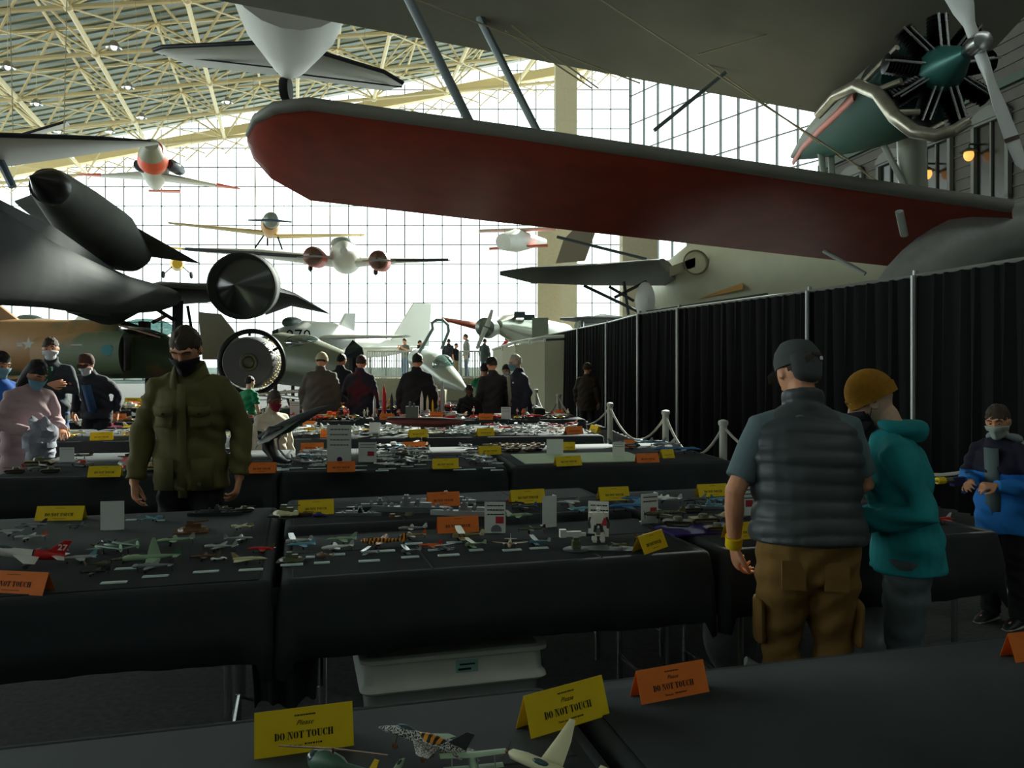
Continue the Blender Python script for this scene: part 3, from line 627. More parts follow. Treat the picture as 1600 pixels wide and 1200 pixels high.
# silver airliner behind the ramp wall, with propeller
sv = parts_root('silver_airliner', 'shiny silver propeller airliner beyond the ramp wall', W(810, 508, 30))
SLV = mat('silver_skin', (206, 212, 196), .25, .55)
part(sv, 'fuselage', lambda m: m.sweep([W(779, 507, 28), W(786, 508, 28.6), W(806, 512, 29.5), W(835, 520, 31), W(880, 524, 34)], [.15, .36, .56, .6, .5], 20), SLV)
part(sv, 'windshield', lambda m: [m.box(W(812, 492, 28.7), (.4, .2, .22)), m.box(W(827, 496, 29), (.4, .2, .2))], mat('windshield_dark', (60, 74, 78), .2))
part(sv, 'engine', lambda m: m.lathe([(.16, -.4), (.33, -.25), (.36, .3), (.2, 1.4)], W(760, 512, 27), 24, (.2, 1, 0)), mat('engine_silver', (120, 128, 120), .35, .6))
part(sv, 'propeller_blade', lambda m: [m.sweep([W(761, 510, 26.4), W(769, 484, 26.4)], [(.09, .03), (.05, .02)], 8), m.sweep([W(759, 512, 26.4), W(745, 545, 26.4)], [(.09, .03), (.05, .02)], 8)], WHT)
part(sv, 'wing', lambda m: m.wing([(W(770, 516, 27.4), W(770, 520, 29.4), .4), (W(690, 498, 27), W(690, 500, 28.4), .12)]), mat('wing_orange_red', (216, 110, 80), .5), label='orange tipped wing')
part(sv, 'crate', lambda m: m.box(W(844, 514, 27.5), (.55, .4, .75)), mat('panel_greygreen', (120, 132, 122), .6))
# parked plane behind drape top with dark wing
pk = parts_root('parked_plane', 'small plane with thin dark wing just above the far black drapes', W(920, 500, 28))
part(pk, 'wing', lambda m: m.wing([(W(875, 497, 28), W(875, 500, 29), .06), (W(920, 496, 28), W(920, 506, 30), .2), (W(975, 497, 28), W(975, 502, 30), .16)]), mat('wing_greyblue', (96, 104, 112), .5))
part(pk, 'fuselage', lambda m: m.sweep([W(905, 510, 29), W(940, 508, 31), W(990, 508, 33)], [.2, .45, .3], 14), WHT)
part(pk, 'strut', lambda m: m.tube(W(908, 500, 28.6), W(908, 520, 28.6), .1), CHR)
# ------- hanging aircraft
GW = mat('glider_white', (206, 206, 196), .5, nz=.04, nscale=1)
DKE = mat('deice_black', (26, 30, 40), .5)
tp = hang('hanging_airliner', 'white airliner tail with tail wheel hanging head-on at top centre left', (447, 90), 19)
part(tp, 'fuselage', lambda m: m.sweep([W(449, 118, 19.6), W(450, 108, 19.2), W(453, 80, 18), W(455, 20, 16), W(456, -60, 14)], [(.12, .12), (.25, .25), (.5, .6), (.98, 1.0), (1.2, 1.2)], 22, up=(1, 0, 0)), GW)
part(tp, 'tail_wheel', lambda m: [m.tube(W(448, 108, 18.6), W(447, 128, 18.8), .07), m.lathe([(.1, -.1), (.26, -.1), (.28, 0), (.26, .1), (.1, .1)], W(447, 139, 18.9), 18, (1, 0, 0)), m.tube(W(434, 112, 18.6), W(447, 116, 18.6), .05), m.tube(W(466, 112, 18.6), W(447, 116, 18.6), .05)], RUB)
part(tp, 'tailplane', lambda m: m.wing([(W(240, 78, 18.2), W(243, 82, 19), .04), (W(255, 72, 18), W(300, 103, 19.8), .12), (W(420, 64, 17.6), W(435, 118, 19.8), .3), (W(492, 80, 17.6), W(470, 122, 19.8), .3), (W(600, 112, 18), W(600, 142, 19.8), .12), (W(630, 130, 18.4), W(628, 136, 19.2), .04)]), GW)
part(tp, 'deicing_boot', lambda m: [m.sweep([W(240, 78, 18.2), W(255, 73, 18), W(415, 66, 17.6)], .05, 8), m.sweep([W(494, 80, 17.6), W(600, 112, 18), W(630, 130, 18.3)], .05, 8)], DKE)
part(tp, 'elevator_hinge_line', lambda m: [m.tube(W(255, 86, 19), W(432, 106, 18.9), .02, n=5), m.tube(W(468, 116, 18.9), W(628, 136, 19), .02, n=5)], DKE)
gl = hang('hanging_glider', 'pale wing with black leading edge at the left edge under the trusses', (60, 225), 19)
part(gl, 'wing', lambda m: m.wing([(W(-200, 205, 17), W(-200, 262, 20), .3), (W(0, 212, 18), W(0, 262, 21), .3), (W(160, 217, 19), W(162, 238, 21.4), .2), (W(247, 222, 20), W(247, 226, 20.8), .03)]), GW)
part(gl, 'leading_edge_boot', lambda m: m.sweep([W(-200, 204, 17), W(0, 211, 18), W(160, 216, 19), W(235, 220, 19.9)], [.06, .06, .05, .02], 8), DKE)
part(gl, 'tailplane', lambda m: m.wing([(W(30, 212, 22), W(40, 218, 23), .1), (W(100, 190, 22), W(110, 196, 23), .04)]), GW)
part(gl, 'tailplane_edge', lambda m: m.tube(W(28, 212, 22), W(102, 190, 22), .04, n=6), DKE)
part(gl, 'gear_leg', lambda m: m.tube(W(0, 250, 20), W(20, 292, 20), .1), mat('leg_blue', (110, 130, 150), .4))
ORG = mat('dayglo_orange', (226, 92, 56), .5)
hj = hang('hanging_jet', 'white jet with orange nose band and orange wing tips hanging head-on at left', (240, 270), 38)
part(hj, 'fuselage', lambda m: m.sweep([W(237, 240, 36.2), W(238, 232, 36.4), W(238, 236, 37), W(241, 258, 38.5), W(243, 285, 41)], [.05, .35, .6, .75, .4], 20), GW)
part(hj, 'orange_band', lambda m: m.sweep([W(238, 231, 36.3), W(239, 247, 36.9), W(239, 251, 37.2)], [.45, .66, .68], 20), ORG)
part(hj, 'nose_top', lambda m: m.sweep([W(236, 226, 35.9), W(237, 240, 36.5)], [.3, .56], 20), mat('nose_olive', (150, 150, 132), .5))
for x in (218, 267): part(hj, 'engine', lambda m: m.lathe([(.2, -.2), (.28, 0), (.27, .9), (.15, 1.3)], W(x, 258, 37.6), 18, (0, 1, 0)), mat('engine_blueblack', (40, 46, 60), .4))
part(hj, 'wing', lambda m: m.wing([(W(158, 273, 39), W(158, 277, 40), .12), (W(238, 270, 38), W(238, 282, 41), .4), (W(336, 288, 39), W(340, 293, 40), .12)]), GW)
part(hj, 'wing_tip', lambda m: m.wing([(W(119, 272, 39.2), W(122, 274, 39.6), .04), (W(158, 272, 38.95), W(158, 277, 40.05), .16)]), ORG)
part(hj, 'wing_tip', lambda m: m.wing([(W(338, 287, 38.95), W(340, 293, 40.05), .16), (W(376, 294, 39.2), W(374, 296, 39.6), .04)]), ORG)
part(hj, 'tailplane', lambda m: m.wing([(W(232, 297, 42), W(232, 300, 43), .1), (W(282, 297, 42), W(282, 302, 43), .1)]), ORG)
TAN = mat('tan_fabric', (206, 182, 120), .6)
yp = hang('hanging_monoplane', 'tan monoplane with long thin wings hanging nose-on above the silver twin', (422, 360), 36)
part(yp, 'fuselage', lambda m: m.sweep([W(422, 348, 35), W(422, 350, 35.3), W(422, 356, 37), W(423, 358, 41)], [(.32, .3), (.42, .4), (.5, .4), (.1, .1)], 18, up=(0, 0, 1)), mat('tan_cowl', (190, 146, 96), .5))
part(yp, 'engine', lambda m: m.lathe([(.08, -.3), (.34, -.1), (.36, .1)], W(424, 344, 34.9), 18, (0, 1, 0)), mat('engine_grey', (150, 160, 156), .4, .4))
part(yp, 'wing', lambda m: m.wing([(W(262, 347, 36.2), W(264, 350, 37), .06), (W(410, 362, 36), W(410, 368, 38), .22), (W(434, 368, 36), W(434, 373, 38), .22), (W(570, 366, 36.2), W(568, 369, 37), .06)]), TAN)
part(yp, 'propeller', lambda m: m.sweep([W(388, 344, 34.5), W(424, 344, 34.5), W(456, 347, 34.5)], [(.03, .07), (.06, .03), (.03, .07)], 8), mat('prop_bluegrey', (70, 90, 110), .4))
for a, b in (((412, 368, 36), (398, 388, 36)), ((418, 372, 36), (418, 384, 36)), ((434, 370, 36), (441, 390, 36))): part(yp, 'gear_strut', lambda m: m.tube(W(*a), W(*b), .04, n=6), RUB)
tw = hang('hanging_twin', 'silver white twin-engine plane with red cowls hanging nose-on in front of the glass', (540, 405), 33)
part(tw, 'fuselage', lambda m: m.sweep([W(537, 392, 31.6), W(537, 392, 32), W(538, 398, 33.5), W(541, 404, 36), W(543, 408, 41)], [.15, .4, .62, .7, .2], 20), GW)
part(tw, 'cockpit', lambda m: m.ell(W(536, 381, 33), (.5, .7, .28)), mat('cockpit_greenish', (150, 164, 158), .3))
part(tw, 'wing', lambda m: m.wing([(W(284, 388, 34), W(286, 391, 35), .08), (W(400, 392, 33.6), W(400, 402, 36), .3), (W(540, 408, 33), W(540, 420, 37), .5), (W(600, 407, 33.4), W(600, 412, 36), .3), (W(704, 406, 34), W(702, 408, 35), .06)]), GW)
part(tw, 'leading_edge_boot', lambda m: [m.tube(W(290, 389, 33.9), W(478, 401, 33.2), .07, n=6), m.tube(W(606, 407, 33.2), W(700, 406, 33.9), .06, n=6)], DKE)
for x, y in ((490, 401), (592, 407)):
    e = part(tw, 'engine', lambda m: m.lathe([(.3, -.15), (.4, -.12), (.42, .1), (.36, .9)], W(x, y, 32.2), 24, (0, 1, 0)), mat('cowl_red', (206, 66, 46), .4), label='red ringed engine cowl')
    part(tw, 'engine_core', lambda m: m.lathe([(.05, -.5), (.12, -.35), (.36, -.2), (.38, -.1)], W(x, y, 32.1), 24, (0, 1, 0)), mat('core_brown', (96, 66, 56), .4, .3))
    part(tw, 'propeller', lambda m: m.sweep([W(x-26, y+1, 31.6), W(x, y-1, 31.6), W(x+26, y+1, 31.6)], [(.02, .06), (.05, .03), (.02, .06)], 8), mat('prop_grey', (126, 126, 126), .4))
    part(tw, 'wheel', lambda m: m.lathe([(.08, -.08), (.15, 0), (.08, .08)], W(x-5, y+18, 32.6), 14, (1, 0, 0)), RUB)
sp = hang('hanging_floatplane', 'tiny yellow plane hanging low beyond the black jet wing', (277, 415), 44)
part(sp, 'fuselage', lambda m: m.sweep([W(277, 412, 42), W(277, 413, 44), W(279, 413, 48)], [.25, .38, .1], 14), mat('bright_yellow', (232, 190, 60), .5))
part(sp, 'wing', lambda m: m.wing([(W(262, 386, 43), W(262, 388, 44.4), .1), (W(330, 393, 43), W(330, 396, 44.4), .1), (W(395, 391, 43), W(395, 393, 44), .08)]), mat('bright_yellow', (232, 190, 60), .5))
part(sp, 'gear', lambda m: [m.tube(W(272, 414, 43), W(256, 428, 43), .03, n=5), m.tube(W(282, 414, 43), W(298, 428, 43), .03, n=5), m.ell(W(255, 429, 43), (.08, .2, .2)), m.ell(W(299, 430, 43), (.08, .2, .2))], RUB)
# ------- platform, ramp wall and railings
PB = mat('platform_beige', (188, 186, 158), .7, nz=.05)
m = MB(); m.box((-3.0, 35, .45), (6.8, 5, .9)); T('viewing_platform', m, PB, 'beige raised viewing platform in front of the far windows', 'platform', smooth=False)
rw = thing('ramp_wall', 'curved beige ramp wall with white top rail beside the black drapes', 'wall', (W(810, 0, 25).x, 25, 0))
def rampw(m):
    A = [W(770, 548, 28), W(785, 544, 26), W(805, 539, 24.6), W(851, 533, 23.6), W(890, 531, 23.4)]; 
    m.rings([[Vector((p.x, p.y, 0)) for p in A], A], cap=False, closed=False); m.rings([[Vector((p.x, p.y+.2, 0)) for p in A], [p+Vector((0, .2, 0)) for p in A]], cap=False, closed=False); m.rings([A, [p+Vector((0, .2, 0)) for p in A]], cap=False, closed=False)
part(rw, 'wall_panel', rampw, mat('ramp_beige', (200, 198, 168), .7), smooth=False)
part(rw, 'top_rail', lambda m: [m.sweep([W(770, 546, 28), W(805, 535, 24.6), W(851, 527, 23.6), W(890, 525, 23.4)], .05, 8)]+[m.tube(W(x, y, d), W(x, y+7, d), .04, n=6) for x, y, d in ((785, 541, 26), (805, 535, 24.6), (828, 531, 24), (851, 527, 23.6))], WHT)
def railing(label, x0, x1, yt, yb, d, n):
    r = thing('railing', label, 'railing', W((x0+x1)/2, yb, d)); g = 'white railings of the viewing platform'
    part(r, 'handrail', lambda m: [m.tube(W(x0, y, d), W(x1, y, d), .035, n=6) for y in (yt, yb-2)], WHT)
    part(r, 'balusters', lambda m: [m.tube(W(x0+(x1-x0)*k/n, yt, d), W(x0+(x1-x0)*k/n, yb, d), .022 if k % 6 else .04, n=5) for k in range(n+1)], WHT)
railing('long white railing in front of the lone man on the platform', 574, 665, 549, 591, 32.6, 24)
railing('short white railing in front of the man in blue jeans', 718, 750, 549, 591, 32.6, 8)
# ---------------------------------------------------------------- tables, cloths, cards
PLAS = mat('table_plastic', (150, 150, 144), .5)
class Row:
    def __init__(s, o, ang): s.o = Vector((o[0], o[1], 0)); a = math.radians(ang); s.a = a; s.u = Vector((math.cos(a), math.sin(a), 0)); s.v = Vector((-math.sin(a), math.cos(a), 0))
    def p(s, u, t, z=0): q = s.o+s.u*u+s.v*t; return Vector((q.x, q.y, z))
R1 = Row((0, 0), 15); R2 = Row((0, 0), 15); R3 = Row((0, 5.86), 10); R4 = Row((0, 8.26), 7); R5 = Row((0, 10.75), 5); R6 = Row((0, 13.3), 3); R7 = Row((0, 15.8), 3)
def table(row, s0, s1, t0, label, z=TZ, dep=.74, drop=.27, seed=0, det=True, two=False):
    c = row.p((s0+s1)/2, t0+dep/2); L = s1-s0; dep0 = dep
    for half in ((0, 1) if two else (0,)):
        if half: c = row.p((s0+s1)/2, t0+dep0/2+.76)
        r = thing('folding_table', 'folding table under the '+label.replace('black tablecloth', 'cloth')+(', rear' if half else ''), 'table', c, row.a)
        m = MB(); m.box((0, 0, z-.035), (L-.03, dep-.03, .045)); P('tabletop', m, PLAS, r)
        for sx in (-1, 1):
            for sy in (-1, 1):
                m = MB(); m.tube((sx*(L/2-.14), sy*(dep/2-.12), .0), (sx*(L/2-.14), sy*(dep/2-.12), z-.055), .014, n=8); P('leg', m, CHR, r)
            m = MB(); m.tube((sx*(L/2-.14), -(dep/2-.12), .12), (sx*(L/2-.14), (dep/2-.12), .12), .01, n=6); P('leg_brace', m, CHR, r)
    if two: dep = 1.50; c = row.p((s0+s1)/2, t0+dep/2)
    # cloth: one sheet that lies on the top and hangs over every side, rounded over the edge
    m = MB(); nx = int(L/.05) if det else 16; rings = []
    def f(a, b):  # a along, b across; returns point
        return Vector((a, b, 0))
    hx, hy = L/2, dep/2; rr = .02; N = 4
    per = []
    cx = [(-hx, -hy), (hx, -hy), (hx, hy), (-hx, hy)]
    def corner(x, y, a0):
        return [(x+rr*2*(-1 if x > 0 else 1)+rr*2*math.cos(a0+k*PI/2/N), y+rr*2*(-1 if y > 0 else 1)+rr*2*math.sin(a0+k*PI/2/N), a0+k*PI/2/N) for k in range(N+1)]
    step = .045 if det else .15
    def side(x0, y0, x1, y1, an):
        n = max(2, int(math.hypot(x1-x0, y1-y0)/step)); return [(x0+(x1-x0)*k/n, y0+(y1-y0)*k/n, an) for k in range(1, n)]
    k2 = rr*2
    per += corner(-hx, -hy, PI)+side(-hx+k2, -hy, hx-k2, -hy, -PI/2)+corner(hx, -hy, 1.5*PI)+side(hx, -hy+k2, hx, hy-k2, 0)
    per += corner(hx, hy, 0)+side(hx-k2, hy, -hx+k2, hy, PI/2)+corner(-hx, hy, PI/2)+side(-hx, hy-k2, -hx, -hy+k2, PI)
    prof = [(-.03, .004), (-.012, .003), (0, -.004), (.006, -.018), (.008, -.08), (.010, -drop*.6), (.012, -drop)]
    rs = []; dist = 0; 
    for q, (off, dz) in enumerate(prof):
        row_ = []
        for i, (x, y, an) in enumerate(per):
            w = (q/6)**2*(.006*math.sin(x*19+seed)+.005*math.sin(x*41+y*37+seed*2)+.006*math.sin(y*23+seed)) if q > 3 else 0
            iscorner = abs(abs(x)-hx) < k2 and abs(abs(y)-hy) < k2
            if iscorner and q > 3: w += .02*q/6
            bk = 1.0
            row_.append(Vector((x+math.cos(an)*(off+w), y+math.sin(an)*(off+w), z+dz*bk-(.007*math.sin(x*5+seed)*(q/6)**3 if q > 4 else 0)-(.06*(q/6)**2 if iscorner and q > 3 else 0))))
        rs.append(row_)
    m.rings(rs, cap=False)
    b = len(m.v); m.add([v for v in rs[0]], [tuple(range(len(per)))])
    o = T('tablecloth', m, BLK, label, 'tablecloth', loc=c, smooth=True); o.rotation_euler.z = row.a
    # underside so the cloth has thickness
    sd = o.modifiers.new('thickness', 'SOLIDIFY'); sd.thickness = .003; sd.offset = -1
    # creases pressed into the cloth
    if det:
        m = MB(); m.sweep([(-hx+.05, .02, z+.004), (hx-.05, .03, z+.004)], [(.0025, .004)]*2, 6, up=(0, 0, 1)); m.sweep([(-L*.18, -hy+.02, z+.004), (-L*.19, hy-.02, z+.004)], [(.0025, .004)]*2, 6, up=(0, 0, 1)); m.sweep([(L*.22, -hy+.02, z+.004), (L*.2, hy-.02, z+.004)], [(.0025, .004)]*2, 6, up=(0, 0, 1))
        P('crease', m, BLK, o)
    return o
table(R1, -1.27, .57, 1.06, 'black tablecloth nearest the camera at lower left, under the camouflage models', seed=1)
table(R1, .60, 2.45, 1.06, 'bare black tablecloth nearest the camera at lower right', seed=2)
table(R2, -1.92, -.10, 2.9, 'black tablecloth between the red jet and the green-jacket man', seed=3, two=True)
table(R2, -.05, 1.61, 2.9, 'black tablecloth under the tiger-striped model plane', seed=5)
table(R2, -.05, 1.61, 3.69, 'black tablecloth under the row of grey model ships', z=TZ+.03, seed=6, drop=.2)
table(R2, 1.67, 3.05, 2.9, 'black tablecloth between the man in the vest and the boy', seed=7, two=True)
# cloth end hanging low between two tables of the second row
def hang_cloth(px, py, d, w, ztop, zbot, label):
    m = MB(); c = W(px, py, d); top = []; bot = []
    for k in range(25):
        t = k/24-.5; x = t*w; y = .025*math.sin(k*.75)+.008*math.sin(k*1.6)
        top.append(Vector((x, y*.3, ztop))); bot.append(Vector((x*.8, y, zbot+.02*math.sin(k*.35))))
    mid = [(a+b)/2+Vector((0, .01, 0)) for a, b in zip(top, bot)]
    m.rings([top, mid, bot], cap=False, closed=False)
    o = T('cloth_end', m, BLK, label, 'cloth', loc=(c.x, c.y, 0)); o.rotation_euler.z = math.radians(15)
    sd = o.modifiers.new('thickness', 'SOLIDIFY'); sd.thickness = .004
hang_cloth(447, 900, 2.86, .26, .70, .28, 'loose black cloth end hanging low between the two second-row tables')
for i, (a, b) in enumerate(((-3.52, -1.68), (-1.63, -.04), (.01, 1.75))):
    n = ['black tablecloth of the third row, leftmost', 'black tablecloth under the curved black stand', 'black tablecloth under the pale green sheet'][i]
    table(R3, a, b, 0, n, seed=9+i, det=True, two=True)
for i, (a, b) in enumerate(((-6.4, -4.6), (-4.55, -2.78), (-2.73, -.93), (-.88, .97))):
    n = 'black tablecloth of the fourth row, '+['at the far left edge', 'behind the pink coat', 'behind the tall white sheet', 'under the long maroon hull'][i]
    table(R4, a, b, 0, n, seed=19+i, det=False, two=True)
for i, (a, b) in enumerate(((-7.4, -5.6), (-5.55, -3.75), (-3.7, -1.9), (-1.85, -.05), (-.02, 1.0))):
    table(R5, a, b, 0, 'fifth-row black tablecloth, '+['first', 'second', 'third', 'fourth', 'fifth'][i]+' from the left', seed=30+i, det=False)
for i, (a, b) in enumerate(((-8, -6.2), (-6.1, -4.3), (-4.2, -2.4), (-2.3, -.5), (-.4, .55))):
    table(R6, a, b, 0, 'sixth-row black tablecloth, '+['first', 'second', 'third', 'fourth', 'fifth'][i]+' from the left', seed=40+i, det=False)
# ------- lettering for the warning cards, drawn as stencil slab serif
def rect(x0, y0, x1, y1): return [(x0, y0), (x1, y0), (x1, y1), (x0, y1)]
def crescent(cx, cy, rx, ry, ix, iy, side, a0=8, a1=172, n=8):
    o = []; 
    for k in range(n+1):
        a = math.radians(-90+a0+(a1-a0)*k/n); o.append((cx+side*rx*math.cos(a), cy+ry*math.sin(a)))
    for k in range(n, -1, -1):
        a = math.radians(-90+a0*2+(a1-a0*3)*k/n); o.append((cx+side*ix*math.cos(a), cy+iy*math.sin(a)))
    return o
GL = {
 'D': (.78, [rect(.06, 0, .32, 1), rect(0, 0, .06, .06), rect(0, .94, .06, 1), crescent(.38, .5, .36, .5, .14, .46, 1, 2, 178)]),
 'O': (.80, [crescent(.37, .5, .36, .5, .11, .46, -1), crescent(.41, .5, .36, .5, .11, .46, 1)]),
 'N': (.92, [rect(.1, 0, .17, 1), rect(0, 0, .28, .06), rect(0, .94, .2, 1), [(.17, 1), (.42, 1), (.78, 0), (.62, 0)], rect(.72, .1, .78, 1), rect(.6, .94, .9, 1)]),
 'T': (.80, [rect(.26, 0, .52, .9), rect(.18, 0, .6, .06), rect(0, .92, .78, 1), [(0, .7), (.04, .7), (.12, .92), (0, .92)], [(.74, .7), (.78, .7), (.78, .92), (.66, .92)]]),
 'U': (.86, [rect(.1, .25, .36, 1), rect(0, .94, .46, 1), [(.1, .25), (.36, .25), (.4, .1), (.46, .04), (.46, 0), (.36, 0), (.2, .05), (.12, .14)], [(.5, 0), (.5, .05), (.62, .1), (.68, .22), (.68, 1), (.74, 1), (.74, .22), (.68, .08), (.6, .02)], rect(.58, .94, .86, 1)]),
 'C': (.78, [crescent(.40, .5, .38, .5, .12, .46, -1), [(.44, 0), (.44, .05), (.58, .1), (.68, .3), (.73, .3), (.68, .1), (.58, .02)], [(.44, 1), (.44, .95), (.58, .9), (.66, .68), (.73, .66), (.73, 1), (.68, 1), (.64, .95), (.56, .99)]]),
 'H': (.96, [rect(.07, 0, .33, 1), rect(0, 0, .4, .06), rect(0, .94, .4, 1), rect(.37, .46, .53, .54), rect(.57, 0, .83, 1), rect(.5, 0, .9, .06), rect(.5, .94, .9, 1)])}
def dnt(m, M, w):
    txt = 'DO NOT TOUCH'; adv = sum(GL[c][0]+.06 if c != ' ' else .34 for c in txt); k = w/adv; x = -w/2; old = m.M; m.M = old @ M
    for c in txt:
        if c == ' ': x += .34*k; continue
        a, polys = GL[c]
        for p in polys:
            m.add([(x+q[0]*k, q[1]*k*1.12, 0) for q in p], [tuple(range(len(p)))])
        x += (a+.06)*k
    m.M = old
def card(BL, BR, col, label, h=.078, z=TZ+.004, lean=24, near=False, row=''):
    a = onz(*BL, z); b = onz(*BR, z); d = b-a; w = d.length; c = (a+b)/2; rz = math.atan2(d.y, d.x)
    r = thing('tent_card', label, 'sign', c, rz, 'folded warning cards, '+row)
    ln = math.radians(lean); mt = YEL if col == 'Y' else ORA
    top = Vector((0, h*math.sin(ln), h*math.cos(ln)))
    def panel(name, y0, sg):
        m = MB(); n = 4; t = .0006
        fr = []; bk = []
        vs = [Vector((-w/2, y0, 0)), Vector((w/2, y0, 0)), Vector((w/2, top.y, top.z)), Vector((-w/2, top.y, top.z))]
        m.add(vs+[v+Vector((0, t*sg, 0)) for v in vs], [(0, 1, 2, 3), (7, 6, 5, 4), (0, 4, 5, 1), (1, 5, 6, 2), (2, 6, 7, 3), (3, 7, 4, 0)])
        return P(name, m, mt, r, smooth=False)
    f = panel('front_panel', 0, 1); panel('back_panel', 2*top.y, -1)
    m = MB(); M = Matrix.Translation((0, -.0008, 0)) @ Matrix.Rotation(-ln, 4, 'X') @ Matrix.Rotation(PI/2, 4, 'X')
    dnt(m, M @ Matrix.Translation((0, h*.33, 0)), w*.60)
    if near:
        put_text(m, 'Please', h*.16, M @ Matrix.Translation((0, h*.62, 0)), .5)
        put_text(m, 'Thank you', h*.07, M @ Matrix.Translation((-w*.09, h*.16, 0)), 0, .0001)
        # two lines of print too small to read
        for x0, x1, y in ((-.10, .10, .82), (.0, .17, .18)):
            x = x0*w
            while x < x1*w:
                l = random.uniform(.002, .006); old = m.M; m.M = M; m.add([(x, y*h, 0), (x+l*.7, y*h, 0), (x+l*.7, y*h+h*.035, 0), (x, y*h+h*.035, 0)], [(0, 1, 2, 3)]); m.M = old; x += l
    else:
        for x0, x1, y in ((-.10, .10, .84), (-.12, .14, .17)):
            old = m.M; m.M = M; m.add([(x0*w, y*h, 0), (x1*w, y*h, 0), (x1*w, y*h+h*.02, 0), (x0*w, y*h+h*.02, 0)], [(0, 1, 2, 3)]); m.M = old
    P('lettering', m, INK, f, smooth=False)
    return r
Yl, Ol = 'yellow DO NOT TOUCH card ', 'orange DO NOT TOUCH card '
for BL, BR, c, l in (((397, 1187), (553, 1165), 'Y', 'on the nearest table behind the model helicopter'), ((830, 1155), (953, 1117), 'Y', 'tilted on the nearest table above the cream model plane'), ((1003, 1104), (1109, 1083), 'O', 'standing alone on the bare nearest table'), ((1588, 1038), (1700, 1024), 'O', 'cut off by the right edge of the picture')):
    card(BL, BR, c, (Yl if c == 'Y' else Ol)+l, .082 if c == 'Y' else .074, near=True, row='nearest tables', lean=20)
Z3 = TZ+.034
for BL, BR, c, l, z in (((-40, 926), (66, 931), 'O', 'at the left edge below the red and white jet', 0), ((53, 815), (128, 814), 'Y', 'left of the blank white card', 0), ((466, 806), (522, 803), 'Y', 'among grey ship models above the second table seam', 1), ((668, 792), (719, 790), 'O', 'half hidden behind a long grey model ship', 1),
        ((684, 834), (749, 831), 'O', 'mid second row beside the printed sheet', 0), ((800, 788), (853, 785), 'Y', 'behind the blank curved white card', 1), ((938, 783), (985, 781), 'Y', 'behind the white robot figure', 1), ((1007, 867), (1044, 854), 'Y', 'turned sideways at the second table corner', 0), ((1093, 777), (1139, 775), 'Y', 'at second row back near the tall stanchion', 0), ((1139, 845), (1186, 841), 'Y', 'partly hidden by the arm of the man in the vest', 0)):
    card(BL, BR, c, (Yl if c == 'Y' else Ol)+l, .075, z=Z3 if z else TZ+.004, row='second row')
for BL, BR, c, l in (((136, 746), (188, 745), 'Y', 'left of the green jacket on the third row'), ((386, 740), (431, 739), 'O', 'just right of the green jacket on the third row'), ((511, 738), (555, 737), 'O', 'below the tall white sheet on the third row'), ((676, 733), (717, 732), 'Y', 'front middle of the third row among white models'), ((870, 729), (910, 727), 'Y', 'on the pale green sheet'), ((996, 724), (1031, 723), 'O', 'near the right end of the third row'),
        ((1036, 717), (1055, 716), 'Y', 'last on the right of the third row'), ((749, 711), (784, 710), 'Y', 'at the back left corner of the pale green sheet'), ((630, 704), (665, 703), 'O', 'back middle of the third row'), ((470, 706), (506, 705), 'O', 'back of the third row right of the curved black stand'), ((880, 704), (899, 704), 'Y', 'behind the small blank card on the pale sheet'), ((976, 700), (992, 700), 'O', 'behind the blue model aircraft on the third row')):
    card(BL, BR, c, (Yl if c == 'Y' else Ol)+l, .078, row='third row')
for BL, BR, c, l in (((140, 689), (176, 688), 'Y', 'below the yellow models at left on the fourth row'), ((640, 684), (669, 683), 'Y', 'below the long maroon hull'), ((747, 682), (773, 681), 'Y', 'front of the fourth row at center right'), ((886, 679), (912, 678), 'O', 'right end of the fourth row'), ((919, 675), (931, 677), 'Y', 'turned away at the right end of the fourth row'), ((500, 684), (511, 684), 'O', 'partly hidden left of the tall white sheet'),
        ((103, 655), (116, 655), 'O', 'below the crossed-arm man'), ((168, 656), (195, 656), 'O', 'left of the green jacket on the fifth row'), ((593, 656), (615, 656), 'O', 'fifth row left of the man in black'), ((671, 653), (692, 653), 'O', 'fifth row below the white rockets'), ((748, 656), (770, 656), 'O', 'fifth row below the man in the dark jacket'), ((484, 655), (497, 655), 'O', 'behind the pointed nose of the dark swept model'), ((472, 669), (492, 669), 'O', 'fourth row right of the child in cream'), ((192, 636), (225, 636), 'O', 'far left back row beside the green jacket'), ((194, 628), (219, 628), 'Y', 'far left back row above the orange card')):
    card(BL, BR, c, (Yl if c == 'Y' else Ol)+l, .09, row='far rows')
